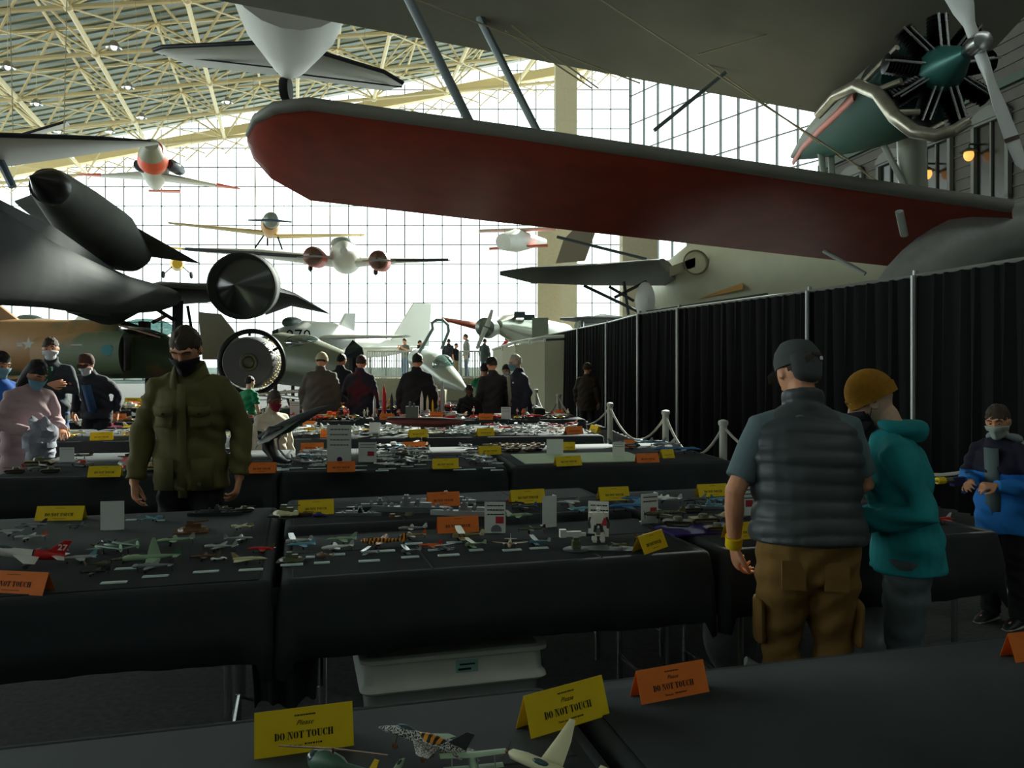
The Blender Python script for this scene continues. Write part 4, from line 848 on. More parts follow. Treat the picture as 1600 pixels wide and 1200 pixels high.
# ------- standing sheets
GRYI = mat('grey_print', (120, 126, 128), .8); REDI = mat('red_print', (196, 60, 70), .8); PURP = mat('purple_sticker', (90, 30, 120), .6)
def sheet(x0, x1, yt, yb, label, prints='', z=TZ+.004, yaw=0, fold=False, name='info_sheet'):
    b = onz((x0+x1)/2, yb, z); d = b.y; w = (x1-x0)*d/F; h = (yb-yt)*d/F
    r = thing(name, label, 'sign', b, math.radians(yaw))
    m = MB(); t = .0015; m.box((0, 0, h/2), (w, t, h)); 
    if fold: m.box((w*.5, .02, h/2), (t, .04, h))
    P('sheet', m, PAPER, r, smooth=False)
    m = MB(); m.box((0, .02, .004), (w*.7, .05, .004)); m.tube((0, .035, .004), (0, .002, h*.6), .002, n=5); P('easel_back', m, PAPER, r)
    if prints:
        m = MB()
        for i in range(prints.count('t')):
            y = h*(.88-.14*i)
            x = -w*.38
            while x < w*.36: l = random.uniform(.05, .16)*w; m.box((x+l/2, -t, y), (l*.85, .0008, h*.035)); x += l
        P('print', m, GRYI if 'g' in prints else INK, r, smooth=False)
    if 'r' in prints: m = MB(); m.box((w*.22, -t*1.2, h*.42), (w*.38, .0008, h*.22)); P('red_picture', m, REDI, r, smooth=False)
    if 'p' in prints: m = MB(); m.lathe([(w*.11, -.002), (w*.11, 0)], (w*.02, -t, h*.07), 20, (0, 1, 0)); P('purple_dot', m, PURP, r)
    if 'b' in prints: m = MB(); m.lathe([(w*.25, -.001), (w*.25, 0)], (w*.06, -t, h*.1), 20, (0, 1, 0)); P('picture', m, GRYI, r)
    return r
sheet(158, 193, 783, 829, 'blank white card standing left of the green jacket', yaw=8, name='blank_card')
sheet(757, 790, 784, 833, 'printed white sheet with red picture behind the small biplanes', 'tttrb', z=TZ+.004)
sheet(846, 871, 775, 824, 'blank curved white card right of the printed sheet', yaw=25, fold=True, name='blank_card')
sheet(919, 951, 783, 838, 'printed sheet with red picture behind the white robot', 'tttrb', yaw=-12, z=TZ+.004)
sheet(1000, 1030, 771, 818, 'tilted printed sheet right of the white robot', 'ttr', yaw=20, fold=True)
sheet(1148, 1180, 760, 806, 'printed sheet beside the arm of the man in the vest', 'tttr', yaw=10, fold=True)
sheet(511, 549, 664, 722, 'tall white lettered sheet with purple dot on the third row', 'ttttgp')
sheet(560, 587, 691, 722, 'small folded sheet with pictures right of the tall white sheet', 'ttgr', fold=True)
sheet(93, 116, 699, 722, 'small white card behind dark models left of the green jacket', 'tg'); sheet(208, 216, 698, 720, 'narrow white card touching the left sleeve of the green jacket')
sheet(854, 880, 686, 712, 'small blank card standing on the pale green sheet', 'g', name='blank_card'); sheet(957, 976, 691, 716, 'small printed card in front of the blue model', 'ttg', fold=True)
sheet(577, 594, 660, 682, 'small white card with grey picture on the fourth row', 'gb'); sheet(453, 468, 627, 652, 'pale card standing right of the child in cream', 'ttg'); sheet(386, 398, 612, 641, 'small pale card in front of the green shirt', 'tg')
sheet(783, 798, 636, 655, 'patterned card below the suited man', 'tttg')
m = MB(); 
for q in range(1): m.box((0, 0, 0), (1, .62, .006))
o = T('ground_sheet', m, mat('pale_green_sheet', (196, 214, 178), .8, nz=.08), 'pale green sheet spread on the right third-row table', 'sheet', loc=R3.p(.62, .42, TZ+.01), smooth=False); o.rotation_euler.z = R3.a
# plastic storage box and bags under the second row
bx = thing('storage_box', 'long translucent plastic storage box under the second-row tables', 'storage box', R2.p(.58, 3.19), R2.a)
TUB = mat('tub_plastic', (222, 228, 214), .35, nz=.05); 
def tray(m, L, D, z0, z1, tp, w=.006):
    def rr(l, d, z): 
        k = .04; o = []
        for sx, sy, a0 in ((1, 1, 0), (-1, 1, PI/2), (-1, -1, PI), (1, -1, 1.5*PI)):
            for j in range(5): a = a0+j*PI/8; o.append(Vector((sx*(l/2-k)+k*math.cos(a), sy*(d/2-k)+k*math.sin(a), z)))
        return o
    return rr
m = MB(); rr_ = tray(m, 0, 0, 0, 0, 0); m.rings([rr_(.60, .36, 0), rr_(.62, .38, .02), rr_(.67, .43, .285)]); P('tub', m, mat('tub_dark', (150, 154, 150), .4), bx)
m = MB(); m.rings([rr_(.70, .45, .28), rr_(.72, .47, .29), rr_(.715, .465, .30), rr_(.69, .44, .315), rr_(.68, .43, .385), rr_(.72, .47, .395), rr_(.72, .47, .41), rr_(.68, .43, .415), rr_(.66, .41, .405), rr_(.5, .25, .405)]); P('lid', m, TUB, bx)
m = MB(); m.box((.04, -.2195, .355), (.085, .004, .045)); lb = P('label_sticker', m, mat('sticker_teal', (150, 200, 190), .5), bx, smooth=False)
m = MB(); m.box((.03, -.2222, .345), (.05, .001, .008)); m.box((.04, -.2222, .363), (.06, .001, .006)); P('print', m, INK, lb, smooth=False)
def bag(px, py, d, w, h, label, m_):
    c = W(px, py, d); c.z = 0; mb = MB(); mb.ell((0, 0, h/2), (w/2, w*.4, h/2), 16, 12, fn=lambda p, q: p*(1+.12*noise.noise(p*9+Vector((px, 0, 0))))); mb.sweep([(0, 0, h*.85), (.02, 0, h), (-.03, 0, h*1.12)], [w*.2, w*.08, w*.14], 10)
    T('plastic_bag', mb, m_, label, 'bag', loc=c)
bag(1140, 1000, 3.9, .26, .36, 'crumpled translucent plastic bag under the table left of the vest man', mat('bag_clear', (130, 134, 132), .25, nz=.3))
bag(1345, 980, 3.9, .42, .34, 'shiny grey plastic bag on the floor between the two standing figures', mat('bag_grey', (140, 150, 150), .25, nz=.3))
bag(1175, 1015, 3.55, .16, .16, 'small white bag beside the trouser leg of the vest man', WHT)
# ---------------------------------------------------------------- scale models
def MC(n, rgb, **k): return mat('model_'+n, rgb, k.pop('rough', .45), **k)
MCOL = {'grey': MC('grey', (140, 148, 150)), 'pale grey': MC('palegrey', (186, 194, 194)), 'white': MC('white', (236, 238, 232)), 'olive': MC('olive', (96, 100, 70), nz=.2, nscale=30), 'green': MC('green', (74, 112, 92), nz=.1), 'pale green': MC('palegreen', (160, 190, 156)),
        'tan': MC('tan', (176, 156, 112), nz=.2, nscale=30), 'brown': MC('brown', (112, 78, 48), nz=.25, nscale=25), 'orange': MC('orange', (240, 110, 40)), 'red': MC('red', (206, 34, 34)), 'yellow': MC('yellow', (236, 196, 40)), 'blue': MC('blue', (64, 120, 170)), 'light blue': MC('lightblue', (120, 180, 200)),
        'black': MC('black', (34, 36, 38)), 'silver': MC('silver', (190, 196, 196), metal=.6, rough=.3), 'dark grey': MC('darkgrey', (72, 78, 80)), 'pink': MC('pink', (206, 70, 110)), 'camouflage': MC('camo', (110, 116, 76), second=(74, 66, 46), nscale=25), 'cream': MC('cream', (226, 222, 180)), 'maroon': MC('maroon', (92, 34, 36)),
        'tiger-striped': MC('tiger', (240, 160, 40)), 'zebra-striped': MC('zebra', (220, 220, 214), second=(40, 40, 42), nscale=60), 'purple': MC('purple', (60, 40, 130))}
# stripes of the tiger scheme belong to the paint
def _tiger():
    m = MCOL['tiger-striped']; nt = m.node_tree; b = nt.nodes['Principled BSDF']; w = nt.nodes.new('ShaderNodeTexWave'); tc = nt.nodes.new('ShaderNodeTexCoord'); r = nt.nodes.new('ShaderNodeValToRGB')
    w.inputs['Scale'].default_value = 4; w.inputs['Distortion'].default_value = 4; w.inputs['Detail'].default_value = 2
    r.color_ramp.elements[0].position = .42; r.color_ramp.elements[1].position = .5; r.color_ramp.elements[0].color = (.01, .008, .008, 1); r.color_ramp.elements[1].color = (*lin((.95, .62, .12)), 1)
    nt.links.new(tc.outputs['Object'], w.inputs['Vector']); nt.links.new(w.outputs['Fac'], r.inputs['Fac']); nt.links.new(r.outputs['Color'], b.inputs['Base Color'])
_tiger()
GLC = mat('model_canopy', (60, 84, 90), .1)
def sym(m, secs, up=(0, 0, 1)):
    m.wing(secs, up); m.wing([((a[0], -a[1], a[2]), (b[0], -b[1], b[2]), t) for a, b, t in secs], up)
def mini(kind):
    """list of (part name, mesh, colour slot) for a model of unit length, nose at +X, resting on z=0"""
    o = []
    def add(n, f, c=0):
        m = MB(); f(m); o.append((n, m, c))
    U = (0, 1, 0)
    if kind in ('jet fighter', 'delta jet'):
        h = .17
        add('fuselage', lambda m: m.sweep([(.5, 0, h-.02), (.42, 0, h-.01), (.25, 0, h+.01), (0, 0, h), (-.3, 0, h), (-.46, 0, h)], [.006, .028, .055, .062, .055, .036], 12))
        if kind == 'jet fighter':
            add('wing', lambda m: sym(m, [((.12, 0, h-.01), (-.2, 0, h-.01), .03), ((-.1, .36, h-.03), (-.22, .36, h-.03), .012)]))
            add('tailplane', lambda m: sym(m, [((-.3, 0, h+.01), (-.46, 0, h+.01), .02), ((-.42, .19, h), (-.5, .19, h), .008)]))
        else: add('wing', lambda m: sym(m, [((.2, 0, h-.01), (-.42, 0, h-.01), .03), ((-.3, .32, h-.02), (-.4, .32, h-.02), .01)]))
        add('tail_fin', lambda m: m.prism([(-.25, .04), (-.44, .2), (-.52, .2), (-.46, .02)], (0, .004, h), (1, 0, 0), (0, 0, 1), .012), 1)
        add('canopy', lambda m: m.ell((.2, 0, h+.05), (.11, .032, .035), 12, 8), 2)
        for x, y in ((.28, 0), (-.08, .09), (-.08, -.09)): add('landing_gear', lambda m: [m.tube((x, y, h-.03), (x, y, .03), .007, n=5), m.lathe([(.01, -.01), (.03, -.01), (.03, .01), (.01, .01)], (x, y, .03), 10, (0, 1, 0))], 3)
    elif kind in ('propeller fighter', 'twin-engine bomber', 'airliner', 'twin-boom fighter'):
        h = .15; big = kind != 'propeller fighter'
        add('fuselage', lambda m: m.sweep([(.5, 0, h), (.46, 0, h), (.3, 0, h+.01), (0, 0, h+.01), (-.3, 0, h+.02), (-.48, 0, h+.04)] if kind != 'twin-boom fighter' else [(.3, 0, h), (.2, 0, h), (0, 0, h+.01), (-.15, 0, h+.01)], [.012, .045, .058, .055, .03, .008] if kind != 'twin-boom fighter' else [.01, .045, .05, .01], 12))
        sp = .52 if big else .5
        add('wing', lambda m: sym(m, [((.2, 0, h-.015), (-.05, 0, h-.015), .035), ((.12, sp*.6, h+.015), (-.03, sp*.6, h+.015), .02), ((.07, sp, h+.04), (.01, sp, h+.04), .006)]))
        tx = -.36
        if kind == 'twin-boom fighter':
            for s in (-1, 1): add('tail_boom', lambda m: m.sweep([(.34, s*.17, h), (.2, s*.17, h), (-.2, s*.17, h+.02), (-.48, s*.17, h+.03)], [.02, .04, .03, .012], 10))
            add('tailplane', lambda m: sym(m, [((-.4, 0, h+.03), (-.5, 0, h+.03), .012), ((-.4, .22, h+.03), (-.49, .22, h+.03), .008)]))
            for s in (-1, 1): add('tail_fin', lambda m: m.ell((-.46, s*.17, h+.05), (.055, .006, .075), 12, 8), 1)
        else:
            add('tailplane', lambda m: sym(m, [((-.34, 0, h+.03), (-.47, 0, h+.03), .015), ((-.38, .19, h+.03), (-.45, .19, h+.03), .006)]))
            add('tail_fin', lambda m: m.prism([(-.32, .04), (-.42, .17), (-.48, .18), (-.5, .02)], (0, .004, h), (1, 0, 0), (0, 0, 1), .01), 1)
        if kind == 'airliner':
            pass
        else: add('canopy', lambda m: m.ell((.14 if not big else .3, 0, h+.055), (.09, .03, .03), 12, 8), 2)
        if big:
            for s in (-1, 1): add('engine', lambda m: m.lathe([(.02, .13), (.035, .12), (.038, .02), (.02, -.1)], (.16, s*.17, h), 12, (1, 0, 0)), 1)
        ps = [(.51, 0)] if not big else [(.31, .17), (.31, -.17)]
        if kind != 'airliner':
            for x, y in ps: add('propeller', lambda m: [m.sweep([(x, y, h), (x, y+.11*math.cos(a), h+.11*math.sin(a))], [(.014, .004), (.006, .003)], 6) for a in (.5, .5+2*PI/3, .5+4*PI/3)]+[m.ell((x, y, h), (.03, .018, .018), 8, 6)], 3)
        for y in (.12, -.12): add('landing_gear', lambda m: [m.tube((.12, y, h-.02), (.14, y*1.1, .035), .008, n=5), m.lathe([(.01, -.012), (.035, -.012), (.035, .012), (.01, .012)], (.14, y*1.1, .035), 10, (0, 1, 0))], 3)
        add('tail_skid', lambda m: m.tube((-.42, 0, h), (-.44, 0, .0), .008, n=5), 3)
    elif kind == 'biplane':
        h = .16
        add('fuselage', lambda m: m.sweep([(.42, 0, h), (.36, 0, h), (.1, 0, h+.01), (-.45, 0, h+.02)], [(.05, .05), (.07, .06), (.07, .055), (.012, .02)], 10))
        add('lower_wing', lambda m: sym(m, [((.26, 0, h-.05), (.05, 0, h-.05), .02), ((.24, .5, h-.03), (.07, .5, h-.03), .01)]))
        add('upper_wing', lambda m: sym(m, [((.32, 0, h+.15), (.1, 0, h+.15), .02), ((.3, .56, h+.17), (.12, .56, h+.17), .01)]), 1)
        add('tail_fin', lambda m: m.ell((-.44, 0, h+.08), (.07, .006, .08), 10, 8), 1)
        add('tailplane', lambda m: sym(m, [((-.34, 0, h+.02), (-.48, 0, h+.02), .01), ((-.36, .18, h+.02), (-.46, .18, h+.02), .006)]))
        add('wing_struts', lambda m: [m.tube((x, y, h-.04), (x+.05, y, h+.15), .006, n=5) for x in (.1, .22) for y in (.36, -.36, .07, -.07)], 3)
        add('propeller', lambda m: m.sweep([(.44, -.14, h-.08), (.44, 0, h), (.44, .14, h+.08)], [(.004, .016), (.014, .012), (.004, .016)], 6), 3)
        for y in (.11, -.11): add('landing_gear', lambda m: [m.tube((.2, y*.5, h-.05), (.24, y, .05), .007, n=5), m.lathe([(.01, -.01), (.05, -.01), (.05, .01), (.01, .01)], (.24, y, .05), 12, (0, 1, 0))], 3)
    elif kind == 'helicopter':
        h = .2
        add('fuselage', lambda m: m.sweep([(.34, 0, h-.03), (.28, 0, h), (.1, 0, h+.03), (-.1, 0, h+.03), (-.2, 0, h+.05), (-.56, 0, h+.08)], [(.03, .03), (.09, .09), (.13, .11), (.1, .09), (.035, .03), (.016, .016)], 14, up=(0, 0, 1)))
        add('canopy', lambda m: m.ell((.24, 0, h+.03), (.12, .09, .09), 14, 10), 2)
        add('tail_fin', lambda m: m.prism([(-.48, .06), (-.58, .22), (-.64, .22), (-.58, .04)], (0, .004, h), (1, 0, 0), (0, 0, 1), .01), 1)
        add('main_rotor', lambda m: [m.tube((0, 0, h+.1), (0, 0, h+.2), .014, n=8)]+[m.sweep([(0, 0, h+.19), (.62*math.cos(a), .62*math.sin(a), h+.17)], [(.022, .004)]*2, 6, up=(-math.sin(a), math.cos(a), 0)) for a in (.35, .35+PI)], 3)
        for s in (-1, 1): add('skid', lambda m: [m.sweep([(.26, s*.12, .05), (.2, s*.12, .012), (-.2, s*.12, .012)], .01, 6)]+[m.tube((x, s*.12, .012), (x, s*.05, h-.08), .008, n=5) for x in (.12, -.08)], 3)
    elif kind == 'tank':
        add('hull', lambda m: m.rings([[(-.45, y, .08) for y in (-.2, .2)]+[(-.45, y, .2) for y in (.2, -.2)], [(.35, y, .08) for y in (-.2, .2)]+[(.35, y, .2) for y in (.2, -.2)], [(.47, y, .12) for y in (-.2, .2)]+[(.47, y, .15) for y in (.2, -.2)]]))
        for s in (-1, 1): add('track', lambda m: m.sweep([(.42, s*.2, .13), (.36, s*.2, .17), (-.36, s*.2, .17), (-.44, s*.2, .12), (-.34, s*.2, .04), (.3, s*.2, .04), (.42, s*.2, .13)], [(.03, .05)]*7, 8, up=(0, 0, 1)), 3)
        add('turret', lambda m: m.lathe([(.17, .2), (.17, .24), (.13, .31), (.04, .33)], (-.02, 0, 0), 14), 1)
        add('gun_barrel', lambda m: m.sweep([(.1, 0, .27), (.55, 0, .29)], [.018, .014], 8), 1)
    elif kind == 'ship':
        add('hull', lambda m: m.rings([[(x, -w, .07), (x, -w*.5, 0), (x, w*.5, 0), (x, w, .07)] for x, w in ((-.5, .02), (-.44, .05), (-.1, .065), (.2, .06), (.4, .03), (.5, .003))]))
        add('superstructure', lambda m: [m.box((x, 0, .07+h/2), (l, .07, h)) for x, l, h in ((-.2, .14, .05), (.02, .18, .05), (.04, .09, .1), (.04, .05, .14))]+[m.tube((-.1, 0, .07), (-.1, 0, .16), .02, n=8)], 1)
        for x, s in ((.22, 1), (.3, 1), (-.34, -1)): add('gun_turret', lambda m: [m.lathe([(.03, .07), (.028, .1), (.01, .11)], (x, 0, 0), 8), m.tube((x, 0, .09), (x+.08*s, 0, .1), .006, n=5)], 1)
        add('mast', lambda m: [m.tube((.04, 0, .1), (.04, 0, .24), .006, n=5), m.tube((.04, -.04, .2), (.04, .04, .2), .004, n=5)], 3)
    elif kind == 'car':
        add('body', lambda m: m.sweep([(-.48, 0, .13), (-.44, 0, .14), (-.1, 0, .15), (.3, 0, .13), (.48, 0, .1)], [(.07, .17), (.1, .2), (.1, .21), (.08, .2), (.03, .15)], 14, up=(0, 0, 1)))
        add('cabin', lambda m: m.ell((-.08, 0, .24), (.24, .16, .1), 14, 8), 2)
        for x in (-.28, .28):
            for y in (-.19, .19): add('wheel', lambda m: m.lathe([(.02, -.03), (.085, -.03), (.085, .03), (.02, .03)], (x, y, .085), 14, (0, 1, 0)), 3)
    elif kind == 'diorama':
        add('base', lambda m: m.box((0, 0, .03), (1, .7, .06)), 3)
        add('terrain', lambda m: m.ell((0, 0, .05), (.46, .32, .16), 18, 10, fn=lambda p, d: p*(1+.3*noise.noise(p*6))))
        add('vehicle', lambda m: [m.box((.05, 0, .22), (.45, .22, .14)), m.box((-.05, 0, .33), (.2, .16, .1)), m.tube((.05, 0, .33), (.5, 0, .36), .02, n=6)], 1)
    elif kind == 'figure':
        add('plinth', lambda m: m.lathe([(.2, 0), (.2, .1), (.14, .14), (.12, .2)]), 3)
        add('legs', lambda m: [m.sweep([(.0, s*.07, .2), (0, s*.06, .4), (0, s*.05, .6)], [.04, .05, .07], 8) for s in (-1, 1)], 1)
        add('torso', lambda m: m.sweep([(0, 0, .56), (0, 0, .75), (0, 0, .88)], [(.1, .07), (.14, .09), (.08, .06)], 10))
        add('arms', lambda m: [m.sweep([(0, s*.13, .85), (.04, s*.2, .7), (.12, s*.16, .6)], [.045, .04, .03], 8) for s in (-1, 1)])
        add('head', lambda m: m.ell((0, 0, .98), (.07, .06, .08), 10, 8), 1)
    elif kind == 'rocket':
        add('body', lambda m: m.lathe([(.06, 0), (.065, .1), (.065, .7), (.04, .85), (.005, 1)]))
        add('fins', lambda m: [m.prism([(.05, 0), (.15, -.0), (.05, .2)], (0, 0, 0), (math.cos(a), math.sin(a), 0), (0, 0, 1), .01) for a in (0, PI/2, PI, 1.5*PI)], 1)
    elif kind == 'starship':
        add('saucer', lambda m: m.lathe([(.01, .2), (.3, .19), (.32, .17), (.26, .14), (.08, .12)], (.2, 0, 0), 24))
        add('hull', lambda m: m.sweep([(.1, 0, .1), (-.1, 0, .1), (-.35, 0, .12)], [.05, .06, .03], 10))
        for s in (-1, 1): add('nacelle', lambda m: [m.sweep([(-.05, s*.2, .22), (-.45, s*.2, .22)], .035, 10), m.tube((-.2, 0, .12), (-.25, s*.2, .22), .015, n=6)], 1)
        add('stand', lambda m: [m.tube((0, 0, 0), (0, 0, .12), .012, n=6), m.lathe([(.12, 0), (.12, .02)])], 3)
    return o
def mmats(cols, c):
    return {0: MCOL[cols[0]], 1: MCOL[cols[1] if len(cols) > 1 else cols[0]], 2: GLC, 3: MCOL[cols[2]] if len(cols) > 2 else RUB}[c]
CATS = {'jet fighter': 'model airplane', 'delta jet': 'model airplane', 'propeller fighter': 'model airplane', 'twin-engine bomber': 'model airplane', 'airliner': 'model airplane', 'twin-boom fighter': 'model airplane', 'biplane': 'model airplane', 'helicopter': 'model helicopter', 'tank': 'model tank', 'ship': 'model ship', 'car': 'model car', 'diorama': 'diorama', 'figure': 'figurine', 'rocket': 'model rocket', 'starship': 'model spaceship'}
def nm(kind): return 'model_'+kind.replace('-', '_').replace(' ', '_')
def model(kind, loc, L, head, cols, label, group=None, rot=None, up=0):
    r = thing(nm(kind), label, CATS[kind], Vector(loc)+Vector((0, 0, up)), math.radians(head), group, rot=rot, scale=L)
    for n, m, c in mini(kind): P(n, m, mmats(cols, c), r)
    return r
_single = {}
def model_far(kind, loc, L, head, cols, label, group):
    if kind not in _single:
        M = MB(); 
        for n, m, c in mini(kind): 
            b = len(M.v); M.v += m.v; M.f += [tuple(i+b for i in f) for f in m.f]; M.fm += [c]*len(m.f)
        _single[kind] = M.mesh(nm(kind), [MCOL['grey'], MCOL['grey'], GLC, RUB])
    o = bpy.data.objects.new(nm(kind), _single[kind]); COL.objects.link(o); o.location = loc; o.rotation_euler = (0, 0, math.radians(head)); o.scale = (L,)*3
    for i in (0, 1):
        o.material_slots[i].link = 'OBJECT'; o.material_slots[i].material = MCOL[cols[i] if i < len(cols) else cols[0]]
    o['label'] = label; o['category'] = CATS[kind]; o['group'] = group; return o
Z1 = TZ+.006; ZB = TZ+.036
# front table
model('helicopter', onz(520, 1226, Z1), .165, 150, ('green', 'yellow', 'brown'), 'small green model helicopter with brown rotor in front of a yellow card', up=0)
h = model('jet fighter', onz(655, 1192, Z1), .19, 165, ('zebra-striped', 'black', 'brown'), 'brightly patterned model jet with dark tail on the nearest table', rot=(math.radians(12), math.radians(-8), math.radians(160)), up=.01)
m = MB(); m.ell((-.1, 0, .2), (.18, .064, .05), 14, 8); P('orange_flank', m, MCOL['tiger-striped'], h); m = MB(); m.wing([((.1, .0, .2), (-.14, 0, .2), .03), ((-.12, -.34, .19), (-.22, -.34, .19), .01)]); P('far_wing', m, MCOL['pale green'], h)
model('propeller fighter', onz(872, 1236, Z1), .19, 172, ('cream', 'cream', 'brown'), 'cream model plane with raised wing at the bottom edge of the picture', rot=(math.radians(-35), math.radians(-6), math.radians(150)), up=.02)
model('biplane', onz(742, 1218, Z1), .11, 100, ('pale green', 'pale green', 'silver'), 'pale green model biplane at the bottom edge right of the patterned jet')
model('jet fighter', onz(618, 1222, Z1), .11, 80, ('pale green', 'silver', 'silver'), 'pale model cut by the bottom edge beside the helicopter')
# second row, left table
b27 = model('jet fighter', onz(30, 892, Z1), .30, 196, ('white', 'red', 'dark grey'), 'large red and white model jet with number 27 on its tail', rot=(0, math.radians(-9), math.radians(199)), up=.012)
m = MB(); m.sweep([(-.14, 0, .172), (-.3, 0, .172), (-.465, 0, .172)], [.064, .0575, .038], 12); P('red_rear_body', m, MCOL['red'], b27)
m = MB(); m.sweep([(-.12, 0, .172), (-.15, 0, .172)], [.0625, .0635], 12); P('black_band', m, MCOL['black'], b27)
m = MB(); put_text(m, '27', .10, Matrix.Translation((-.45, -.018, .245)) @ Matrix.Rotation(PI/2, 4, 'X'), 0, .003); put_text(m, '27', .10, Matrix.Translation((-.43, .022, .25)) @ Matrix.Rotation(PI, 4, 'Z') @ Matrix.Rotation(PI/2, 4, 'X'), 0, .003); P('tail_number', m, MCOL['white'], b27)
M2 = [('jet fighter', 10, 838, .13, 200, ('pale grey', 'grey'), 'pale grey model jet at the left edge behind the red and white jet'),
 ('jet fighter', 48, 828, .13, 205, ('grey', 'dark grey'), 'grey model jet under the left yellow card'),
 ('propeller fighter', 48, 846, .13, 190, ('pale grey', 'orange'), 'small grey propeller model left of the red tail'),
 ('jet fighter', 117, 826, .09, 170, ('dark grey', 'grey'), 'dark grey model jet right of the left yellow card'),
 ('twin-boom fighter', 178, 866, .21, 150, ('green', 'pale green'), 'green twin-boom model plane below the blank white card'),
 ('jet fighter', 122, 880, .13, 200, ('pale grey', 'light blue'), 'slim pale blue-grey model jet in the front left group'),
 ('helicopter', 158, 890, .09, 30, ('olive', 'tan'), 'small olive model helicopter in front of the twin-boom plane'),
 ('propeller fighter', 200, 880, .11, 200, ('olive', 'green'), 'olive propeller model left of the raised green wing'),
 ('twin-engine bomber', 240, 894, .15, 185, ('grey', 'dark grey'), 'grey twin-engine model in front of the raised green wing'),
 ('propeller fighter', 236, 816, .12, 50, ('light blue', 'grey'), 'pale blue propeller model standing alone near the left hand of the green-jacket man'),
 ('propeller fighter', 275, 852, .15, 200, ('pale green', 'silver'), 'pale green silver-nosed model behind the raised green wing'),
 ('diorama', 300, 832, .14, 15, ('brown', 'brown', 'brown'), 'rust brown wooden-looking model vehicle in front of the green jacket'),
 ('ship', 336, 806, .26, 10, ('dark grey', 'dark grey', 'black'), 'dark grey model warship below the green jacket hem'),
 ('tank', 382, 800, .10, 20, ('olive', 'olive'), 'olive model tank at the back near the right sleeve'),
 ('tank', 352, 798, .08, 160, ('dark grey', 'olive'), 'dark model tank right of the warship bow'),
 ('propeller fighter', 378, 828, .11, 170, ('cream', 'tan'), 'cream model plane lying behind the silver twin'),
 ('twin-engine bomber', 372, 848, .12, 10, ('silver', 'silver'), 'silver twin-engine model below the cream model'),
 ('propeller fighter', 345, 862, .14, 175, ('silver', 'pale green'), 'silver nosed model plane with green tail in the middle'),
 ('jet fighter', 408, 864, .11, 178, ('red', 'olive'), 'slim red model jet near the second table seam'),
 ('propeller fighter', 322, 876, .11, 195, ('brown', 'olive'), 'brown and olive model fighter left of the pale delta jet'),
 ('delta jet', 390, 882, .13, 10, ('cream', 'tan'), 'cream swept model jet at the right front of the left table'),
 ('car', 342, 876, .06, 30, ('white', 'grey'), 'tiny white model car between the brown fighter and the cream jet'),
 ('jet fighter', 75, 866, .11, 170, ('black', 'dark grey'), 'black model jet right of the red and white fuselage'),
 ('propeller fighter', 150, 900, .10, 185, ('black', 'black'), 'black propeller model at the front left table edge')]
for k, x, y, L, hd, c, l in M2: model(k, onz(x, y, Z1), L, hd, c, l)
g = model('propeller fighter', onz(238, 884, Z1), .21, 190, ('pale green', 'green', 'olive'), 'pale green model plane with one wing standing straight up')
for ch in g.children:
    if ch.name.startswith('wing'): bpy.data.objects.remove(ch)
m = MB(); m.wing([((.1, 0, .15), (-.16, 0, .15), .03), ((.05, 0, .35), (-.1, 0, .35), .02), ((0, 0, .5), (-.05, 0, .5), .008)], up=(0, 1, 0)); m.wing([((.1, 0, .14), (-.16, 0, .14), .03), ((.05, .3, .1), (-.1, .3, .1), .02), ((0, .45, .08), (-.05, .45, .08), .008)]); P('folded_wing', m, MCOL['pale green'], g)
